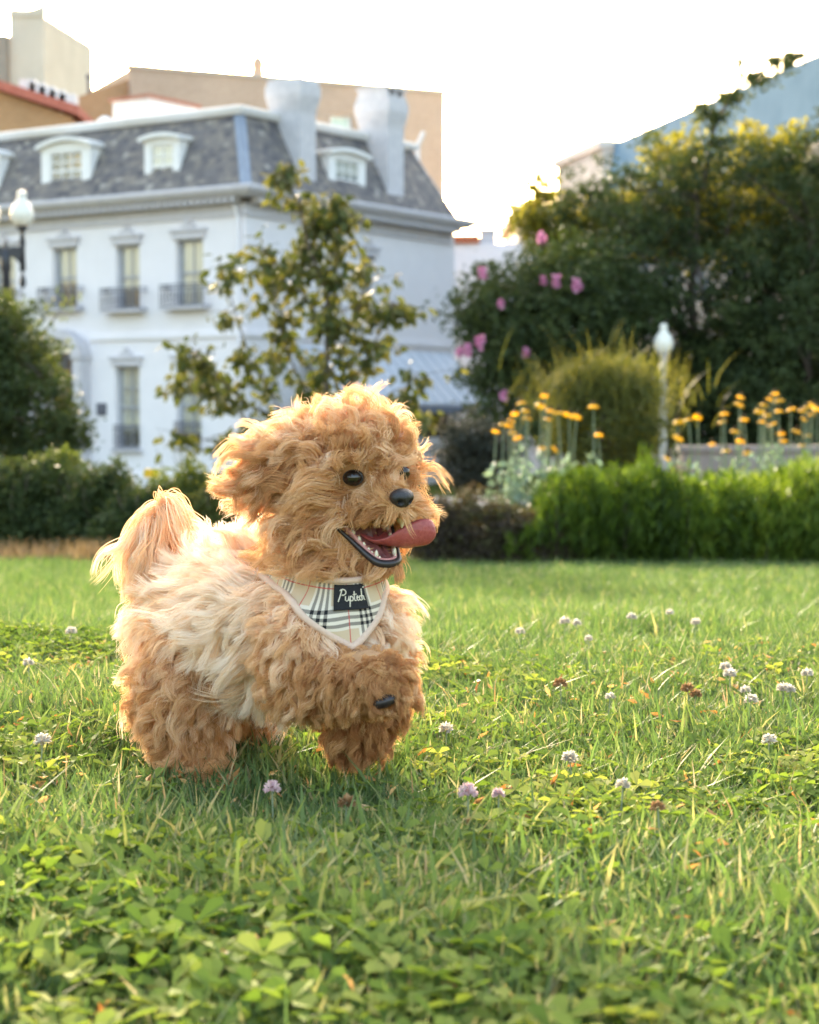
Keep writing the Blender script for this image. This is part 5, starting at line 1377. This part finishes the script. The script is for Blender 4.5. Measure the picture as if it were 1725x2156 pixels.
def nose_shape(P):
    Q = P.copy()
    Q[:, 1] *= 1 + .18 * np.clip(P[:, 2], -1, 1)                   # wider on top
    for s in (-1, 1):                                               # nostril dents
        d = np.linalg.norm(P - unit(np.array([[.74, .50 * s, -.28]])), axis=1); Q[:, 0] -= .85 * np.exp(-(d / .22) ** 2)
    d = np.abs(P[:, 1]); Q[:, 0] -= .12 * np.exp(-(d / .10) ** 2) * (P[:, 2] < .1) * (P[:, 0] > 0)
    return Q
nose = blob("nose", hd(.0885, 0, -.0235), (HF * .0105, HR * .0132, HU * .0100), M_nose, dog, 4, nose_shape)
# mouth lining between the jaws
def mouth_pt(f, r, u): return hd(f, r, u)
ml = MB()
def sheet_rows(R_, L_, dz, du):
    v = []; f = []
    for (a, b) in zip(R_, L_):
        for t in np.linspace(0, 1, 9):
            p = np.array(a) * (1 - t) + np.array(b) * t; v.append(hd(p[0] - .001, p[1] * .97, p[2] + du + dz * 4 * t * (1 - t)))
    for k in range(len(R_) - 1):
        for j in range(8): q = k * 9 + j; f.append((q, q + 1, q + 10, q + 9))
    return v, f
ml.add(*sheet_rows(UP_R, UP_L, .004, .001)); ml.add(*sheet_rows(LO_R, LO_L, -.002, -.001))
ml.build("mouth_lining", M_mouth, dog, True)
lp = LO_R + [(.0665, 0, -.0930)] + LO_L[::-1]
nlp = len(lp); wl = [.0012] + [.0022 + .0022 * math.sin(PI * k / (nlp - 3)) ** 1.5 for k in range(nlp - 2)] + [.0012]
mb = MB(); mb.tube(spl([hd(f, r * 1.02, u) for f, r, u in lp], 44), np.interp(np.linspace(0, nlp - 1, 44), range(nlp), wl), 8); mb.build("lower_lip", M_lip, dog, True)
M_gum = pmat("pink_gum", (.50, .20, .18), (.58, .28, .25), scale=200, rough=.35, spec=.5)
mb = MB(); mb.tube(spl([hd(f * .97, r * .84, u + .0032) for f, r, u in lp[1:-1]], 40), .0026, 8); mb.build("gum", M_gum, dog, True)
ul = UP_R + [(.081, 0, -.0420)] + UP_L[::-1]
mb = MB(); mb.tube(spl([hd(f, r * 1.0, u) for f, r, u in ul], 40), .0024, 8); mb.build("upper_lip", M_lip, dog, True)
# teeth
def tooth(f, r, u, h, w, up=1, lean=0.0):
    b = hd(f, r, u); tpt = hd(f + lean, r * 1.02, u + h * up)
    MB().tube([b, b * .6 + tpt * .4, b * .2 + tpt * .8, tpt], [w, w * .92, w * .55, w * .08], 7).build("tooth", M_tooth, dog, True)
for sd_, LO_, UP_ in ((1, LO_R, UP_R), (-1, LO_L, UP_L)):
    lo_s, up_s = spl(LO_, 40), spl(UP_, 40)
    for (i, h, w) in ((37, .0036, .0015), (34, .0078, .0023), (30, .0032, .0018), (27, .0036, .0020), (23, .0042, .0023), (19, .0050, .0026), (14, .0046, .0026)):
        f, r, u = lo_s[i]; tooth(f - .001, r * .80, u + .003, h, w, 1, .001)
    if sd_ < 0:
        for (i, h, w) in ((36, .0115, .0028), (28, .0050, .0022)):
            f, r, u = up_s[i]; tooth(f - .001, r * .82, u - .001, h, w, -1, 0)
    f, r, u = up_s[38]; tooth(f - .001, r * .6, u - .001, .0045, .0017, -1, 0)
# tongue: lies in the lower jaw, leaves the mouth at the front and curls over to the dog's left
TP = [((.024, 0, -.0590), .0170, (0, 1, 0)), ((.036, 0, -.0650), .0170, (0, 1, .05)), ((.048, -.002, -.0705), .0155, (0, 1, .10)), ((.060, -.007, -.0720), .0142, (0, .96, .28)),
      ((.068, -.015, -.0700), .0146, (.10, .78, .55)), ((.073, -.025, -.0660), .0150, (.15, .48, .80)), ((.076, -.035, -.0640), .0152, (.15, .30, .90)), ((.078, -.043, -.0645), .0135, (.12, .22, .95)), ((.0785, -.0480, -.0650), .0085, (.1, .2, .95)), ((.079, -.0500, -.0650), .0022, (.1, .2, .95))]
tv = []; tf = []; NTW = 12
cen = [hd(*p) for p, w, a in TP]
cs = spl(cen, 30); ws = spl([[w] for p, w, a in TP], 30)[:, 0]; asx = unit(spl([HF * a[0] + HR * a[1] + HU * a[2] for p, w, a in TP], 30))
for i in range(30):
    tg = cs[min(i + 1, 29)] - cs[max(i - 1, 0)]; tg /= np.linalg.norm(tg)
    ax = asx[i] - tg * asx[i].dot(tg); ax /= np.linalg.norm(ax); nn = np.cross(ax, tg); nn /= np.linalg.norm(nn)
    for k in range(NTW):
        th = 2 * PI * k / NTW; c_, s_ = math.cos(th), math.sin(th)
        tv.append(cs[i] + ax * ws[i] * c_ + nn * (.0030 * min(1, ws[i] / .006) * s_ - .0045 * (1 - c_ * c_) * (1 if s_ > 0 else .8) * (ws[i] / .015) + .002))
for i in range(29):
    for k in range(NTW): tf.append([i * NTW + k, i * NTW + (k + 1) % NTW, (i + 1) * NTW + (k + 1) % NTW, (i + 1) * NTW + k])
link("tongue", npmesh("tongue", np.array(tv), np.array(tf), smooth=True), M_tongue, dog)
# one paw pad on the raised foreleg, enlarged to paint the shadow there
PADS = []
for (x, y, dz, r) in ((811, 1476, 1.844, .0100),):
    PADS.append((dp(x, y, dz - .004), r))
    blob("paw_pad", dp(x, y, dz - .004), (np.array([r * 1.15, 0, r * .45]), np.array([0, r, 0]), np.array([-r * .25, 0, r * .62])), M_lip, dog, 3)

# ---------------------------------------------------------------- fur
# per region: strands per m2 weight, length, lift from the skin, flow (None = along the chain), gravity, curl amplitude, curl turns, tint, clumping
BACK = -FB_
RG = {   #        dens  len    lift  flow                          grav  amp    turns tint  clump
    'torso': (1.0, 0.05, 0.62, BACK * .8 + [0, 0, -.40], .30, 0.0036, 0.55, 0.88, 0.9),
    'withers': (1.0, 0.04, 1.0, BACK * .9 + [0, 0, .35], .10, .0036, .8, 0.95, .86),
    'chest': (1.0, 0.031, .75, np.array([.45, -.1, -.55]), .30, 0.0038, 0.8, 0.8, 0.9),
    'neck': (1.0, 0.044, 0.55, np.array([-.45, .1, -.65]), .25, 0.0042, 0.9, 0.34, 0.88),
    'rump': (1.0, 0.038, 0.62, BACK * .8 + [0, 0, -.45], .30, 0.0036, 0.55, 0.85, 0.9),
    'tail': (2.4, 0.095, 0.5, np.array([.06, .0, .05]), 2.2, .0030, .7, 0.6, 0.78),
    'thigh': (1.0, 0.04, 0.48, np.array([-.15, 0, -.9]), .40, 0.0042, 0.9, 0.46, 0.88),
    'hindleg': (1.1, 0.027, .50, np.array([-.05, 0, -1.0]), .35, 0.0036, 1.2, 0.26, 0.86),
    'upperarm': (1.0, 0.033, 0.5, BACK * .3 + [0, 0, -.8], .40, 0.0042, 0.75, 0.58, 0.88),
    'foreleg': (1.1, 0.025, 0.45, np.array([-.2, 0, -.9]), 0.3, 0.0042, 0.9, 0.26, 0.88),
    'foreleg2': (1.1, .024, .45, np.array([.0, 0, -1.]), .20, .0040, 1.1, 0.06, .75),  # far foreleg: tint darkened for the shade it is in
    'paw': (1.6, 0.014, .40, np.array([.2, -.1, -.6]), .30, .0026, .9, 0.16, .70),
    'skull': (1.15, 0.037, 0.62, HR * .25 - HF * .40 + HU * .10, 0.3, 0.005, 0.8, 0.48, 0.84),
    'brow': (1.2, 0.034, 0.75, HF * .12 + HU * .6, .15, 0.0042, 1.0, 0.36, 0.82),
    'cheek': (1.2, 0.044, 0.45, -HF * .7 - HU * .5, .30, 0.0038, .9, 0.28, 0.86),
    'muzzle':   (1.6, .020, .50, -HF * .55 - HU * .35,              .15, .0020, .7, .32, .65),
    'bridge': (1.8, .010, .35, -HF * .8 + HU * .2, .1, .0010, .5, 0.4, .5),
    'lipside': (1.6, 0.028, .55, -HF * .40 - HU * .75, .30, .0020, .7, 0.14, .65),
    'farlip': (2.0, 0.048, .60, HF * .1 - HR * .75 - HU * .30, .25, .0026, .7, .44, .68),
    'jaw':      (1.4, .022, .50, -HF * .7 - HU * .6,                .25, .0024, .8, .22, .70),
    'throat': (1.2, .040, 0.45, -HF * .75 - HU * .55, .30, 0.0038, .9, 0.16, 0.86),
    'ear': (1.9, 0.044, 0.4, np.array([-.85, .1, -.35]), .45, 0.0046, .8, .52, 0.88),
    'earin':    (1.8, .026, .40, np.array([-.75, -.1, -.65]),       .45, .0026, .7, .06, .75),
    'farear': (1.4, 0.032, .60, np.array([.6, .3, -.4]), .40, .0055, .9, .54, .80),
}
names = list(RG); PRM = np.array([[RG[k][0], RG[k][1], RG[k][2], RG[k][4], RG[k][5], RG[k][6], RG[k][7], RG[k][8]] for k in names])
FLW = np.array([np.asarray(RG[k][3], dtype=float) for k in names])
s_idx = np.array([names.index(t[0]) for t in SP_T])
def region_blend(P):
    """smooth per-point region parameters from the nearest body spheres"""
    prm = np.zeros((len(P), PRM.shape[1])); fl = np.zeros((len(P), 3)); dom = np.zeros(len(P), int)
    for c0 in range(0, len(P), 4000):
        Q = P[c0:c0 + 4000]; d = np.linalg.norm(Q[:, None] - SP_C[None], axis=2) - SP_R[None]
        w = np.exp(-np.clip(d - d.min(1, keepdims=True), 0, None) / .0045)
        W = np.zeros((len(Q), len(names)))
        for k in range(len(names)):
            m = s_idx == k
            if m.any(): W[:, k] = w[:, m].max(1)
        W /= W.sum(1, keepdims=True)
        prm[c0:c0 + 4000] = W @ PRM; fl[c0:c0 + 4000] = W @ FLW; dom[c0:c0 + 4000] = W.argmax(1)
    return prm, fl, dom
tri = bv[bt]; area = np.linalg.norm(np.cross(tri[:, 1] - tri[:, 0], tri[:, 2] - tri[:, 0]), axis=1) / 2
tc_prm, _, tc_dom = region_blend(tri.mean(1))
def head_uvw(P): q = P - HO; return q @ HF, q @ HR, q @ HU
def keep_mask(P):
    f, r, u = head_uvw(P)
    k = np.ones(len(P), bool)
    for s in (1, -1):                                                # bare ring round the eyes
        e_ = hd(.0475, .0295 * s, -.003); k &= np.linalg.norm(P - e_, axis=1) > .0135
    k &= np.linalg.norm(P - hd(.0885, 0, -.0235), axis=1) > .0125     # nose
    fu = np.interp(f, [a for a, b in UPL], [b for a, b in UPL]); fl_ = np.interp(f, [a for a, b in LOL], [b for a, b in LOL])
    k &= ~((f > .030) & (f < .085) & (u < fu + .001) & (u > fl_ - .002))
    return k
def under_harness(P):
    q = P - AX0; s = q @ AXD; rad = q - s[:, None] * AXD; ph = np.arctan2(rad @ E2, rad @ E1); rr = np.linalg.norm(rad, axis=1)
    st = .025 + .004 * (1 - np.cos(ph)) / 2; qa = np.abs(ph); sb = st - (.022 + .038 * np.clip(1 - qa / .85, 0, None))
    return s, st, sb, rr, qa
def sample(n):
    p = area * tc_prm[:, 0]; i = rng.choice(len(area), n, p=p / p.sum()); a, b = rng.random(n), rng.random(n); m = a + b > 1; a[m], b[m] = 1 - a[m], 1 - b[m]
    w = np.stack([1 - a - b, a, b], 1)[:, :, None]
    P = (tri[i] * w).sum(1); N = unit((bn[bt[i]] * w).sum(1))
    s, st, sb, rr, qa = under_harness(P)
    k = keep_mask(P) & ~((s < st + .001) & (s > sb - .002) & (rr < .10))
    return P[k], N[k]
KP = 10
TT = np.linspace(0, 1, KP)
def grow(P, N, prm, fl, seed_dir, seed_ph, lenmul):
    """guide-like curves: direction turns from the skin normal towards the flow and gravity, plus a helical wave"""
    n = len(P); L = prm[:, 1] * lenmul; lift = prm[:, 2][:, None]
    fl_t = fl - N * np.sum(fl * N, 1, keepdims=True) * .7
    X = np.zeros((n, KP, 3)); X[:, 0] = P; cur = P.copy()
    for k in range(1, KP):
        t = TT[k]
        d = N * lift * (1.15 - .75 * t) + fl_t * (.55 + .7 * t) + np.array([0, 0, -1.0]) * (prm[:, 3] * t * 1.1)[:, None] + seed_dir * (.46 + .30 * t)
        cur = cur + unit(d) * (L / (KP - 1))[:, None]; X[:, k] = cur
    dd = unit(X[:, -1] - P); b1 = unit(np.cross(dd, seed_dir + [0.01, .02, .03])); b2 = np.cross(dd, b1)
    ang = seed_ph[:, None] + 2 * PI * prm[:, 5][:, None] * TT[None]
    A = (prm[:, 4] * (L / .036))[:, None] * np.clip(TT[None] * 1.6, 0, 1) * (.75 + .5 * TT[None])
    return X + (b1[:, None] * (np.cos(ang) - np.cos(seed_ph)[:, None])[:, :, None] + b2[:, None] * (np.sin(ang) - np.sin(seed_ph)[:, None])[:, :, None]) * A[:, :, None]
NGUIDE, NHAIR = 6000, 190000
gP, gN = sample(NGUIDE); g_prm, g_fl, g_dom = region_blend(gP)
ng = len(gP); g_seed = rand_dirs(ng); g_ph = rng.uniform(0, 2 * PI, ng); g_len = rng.uniform(.72, 1.22, ng)
stray = np.isin(g_dom, [names.index(k) for k in ('torso', 'rump', 'chest', 'withers', 'skull', 'ear', 'neck', 'cheek')])
g_len = np.where((rng.random(ng) < .10) & stray, g_len * rng.uniform(1.15, 1.5, ng), g_len)      # some longer stray locks
tail_i = names.index('tail')
tz = np.interp(gP[:, 2], [dp(0, 1240, 2.19)[2], dp(0, 1150, 2.19)[2], dp(0, 1070, 2.19)[2]], [.22, .60, 1.0])
g_len = np.where(g_dom == tail_i, rng.uniform(.45, 1.45, ng) * tz, g_len)
GX = grow(gP, gN, g_prm, g_fl, g_seed, g_ph, g_len)
kd = kdtree.KDTree(ng)
for i, p in enumerate(gP): kd.insert(p, i)
kd.balance()
sP, sN = sample(NHAIR); ns = len(sP); s_prm, s_fl, s_dom = region_blend(sP)
near = np.array([[q[1] for q in kd.find_n(p, 2)] for p in sP])
pick = np.where(rng.random(ns) < .78, near[:, 0], near[:, 1])
own = grow(sP, sN, s_prm, s_fl, unit(g_seed[pick] + .55 * rand_dirs(ns)), g_ph[pick] + rng.normal(size=ns) * .5, g_len[pick] * rng.uniform(.75, 1.12, ns))
gx = GX[pick] + (sP - gP[pick])[:, None, :] * (1 - .80 * TT ** .8)[None, :, None]
cl = s_prm[:, 7][:, None] * np.clip(TT * 1.5, 0, 1)[None] * rng.uniform(.55, 1.05, ns)[:, None]
HX = own * (1 - cl[:, :, None]) + gx * cl[:, :, None]
HX += np.cumsum(rng.normal(size=HX.shape) * .00035, 1) * TT[None, :, None]
# keep strands out of the eyes, the nose and the open mouth
def bad(HX):
    b = np.zeros(len(HX), bool); Q = HX[:, 2:].reshape(-1, 3); f, r, u = head_uvw(Q)
    def any_(m): return m.reshape(len(HX), -1).any(1)
    for s in (1, -1):
        e_ = hd(.0475, .0295 * s, -.003); v = HF * (.72 if s > 0 else .95) + HR * (.69 if s > 0 else -.1); v /= np.linalg.norm(v)
        q = Q - e_; al = q @ v; w_ = q - al[:, None] * v; up_ = q @ HU
        b |= any_((np.linalg.norm(w_, axis=1) < (.0112 if s > 0 else .0135)) & (up_ < (.0052 if s > 0 else .011)) & (al > -.004) & (al < .05))
    e_ = hd(.0885, 0, -.0235); v = HF; q = Q - e_; al = q @ v
    b |= any_((np.linalg.norm(q - al[:, None] * v, axis=1) < .0125) & (al > -.006))
    fu = np.interp(f, [a for a, b_ in UPL], [b_ - .009 for a, b_ in UPL]); fl_ = np.interp(f, [a for a, b_ in LOL], [b_ for a, b_ in LOL])
    b |= any_((f > .030) & (f < .10) & (u < fu) & (u > fl_ - .003) & (r > -.028) & (r < .06))
    b |= any_((f > .058) & (f < .11) & (u < -.0485) & (u > -.085) & (r < -.004) & (r > -.06))           # the tongue stays clear
    s, st, sb, rr, qa = under_harness(Q)
    b |= any_((s < st - .0045) & (s > sb + .001) & (rr < .13) & (qa < 1.9))
    for pc_, pr in PADS:
        q = Q - pc_; v = np.array([.25, -.85, -.45]); v /= np.linalg.norm(v); al = q @ v
        b |= any_((np.linalg.norm(q - al[:, None] * v, axis=1) < pr * .78) & (al > -.002))
    return b
bd = bad(HX)
# shorten offenders first, drop those that still offend
short = sP[bd][:, None] + (HX[bd] - sP[bd][:, None]) * .45
b2 = bad(short); HX[bd] = short
drop = np.zeros(ns, bool); drop[np.where(bd)[0][b2]] = True
HX, kd_dom, k_prm, k_pick = HX[~drop], s_dom[~drop], s_prm[~drop], pick[~drop]
nh = len(HX)
hc = bpy.data.hair_curves.new("fur")
hc.add_curves([KP] * nh)
hc.attributes["position"].data.foreach_set("vector", HX.reshape(-1, 3).astype(np.float32).ravel())
ra = hc.attributes.get("radius") or hc.attributes.new("radius", 'FLOAT', 'POINT')
rad = np.interp(TT, [0, .15, .6, 1], [.00030, .00034, .00027, .00008]); ra.data.foreach_set("value", np.tile(rad, nh).astype(np.float32))
g_t = rng.normal(size=ng) * .12
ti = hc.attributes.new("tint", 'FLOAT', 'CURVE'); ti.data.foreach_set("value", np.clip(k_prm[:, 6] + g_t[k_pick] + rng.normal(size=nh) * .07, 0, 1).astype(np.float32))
def fur_mat():
    m = bpy.data.materials.new("apricot_fur"); m.use_nodes = True; nt = m.node_tree
    nt.nodes.remove(nt.nodes["Principled BSDF"])
    a = nt.nodes.new("ShaderNodeAttribute"); a.attribute_name = "tint"
    rp = nt.nodes.new("ShaderNodeValToRGB"); cr = rp.color_ramp
    for i, (p, c_) in enumerate(((0, (.46, .20, .07)), (.35, (.74, .44, .19)), (.65, (.91, .70, .48)), (1, (.97, .88, .76)))):
        e_ = cr.elements[i] if i < 2 else cr.elements.new(p); e_.position = p; e_.color = (*c_, 1)
    nt.links.new(a.outputs["Fac"], rp.inputs[0])
    df = nt.nodes.new("ShaderNodeBsdfDiffuse"); tr = nt.nodes.new("ShaderNodeBsdfTranslucent"); rf = nt.nodes.new("ShaderNodeBsdfHair"); rf.component = 'Reflection'
    rf.inputs["RoughnessU"].default_value = .30; rf.inputs["RoughnessV"].default_value = .8
    nt.links.new(rp.outputs[0], df.inputs[0]); gm = nt.nodes.new("ShaderNodeGamma"); gm.inputs[1].default_value = .78; nt.links.new(rp.outputs[0], gm.inputs[0]); nt.links.new(gm.outputs[0], tr.inputs[0]); rf.inputs[0].default_value = (1, .88, .70, 1)
    m1 = nt.nodes.new("ShaderNodeMixShader"); m1.inputs[0].default_value = .42; m2 = nt.nodes.new("ShaderNodeMixShader"); m2.inputs[0].default_value = .06
    nt.links.new(df.outputs[0], m1.inputs[1]); nt.links.new(tr.outputs[0], m1.inputs[2]); nt.links.new(m1.outputs[0], m2.inputs[1]); nt.links.new(rf.outputs[0], m2.inputs[2])
    nt.links.new(m2.outputs[0], nt.nodes["Material Output"].inputs[0])
    return m
hc.materials.append(fur_mat())
fur = bpy.data.objects.new("fur", hc); C.objects.link(fur); fur.parent = dog
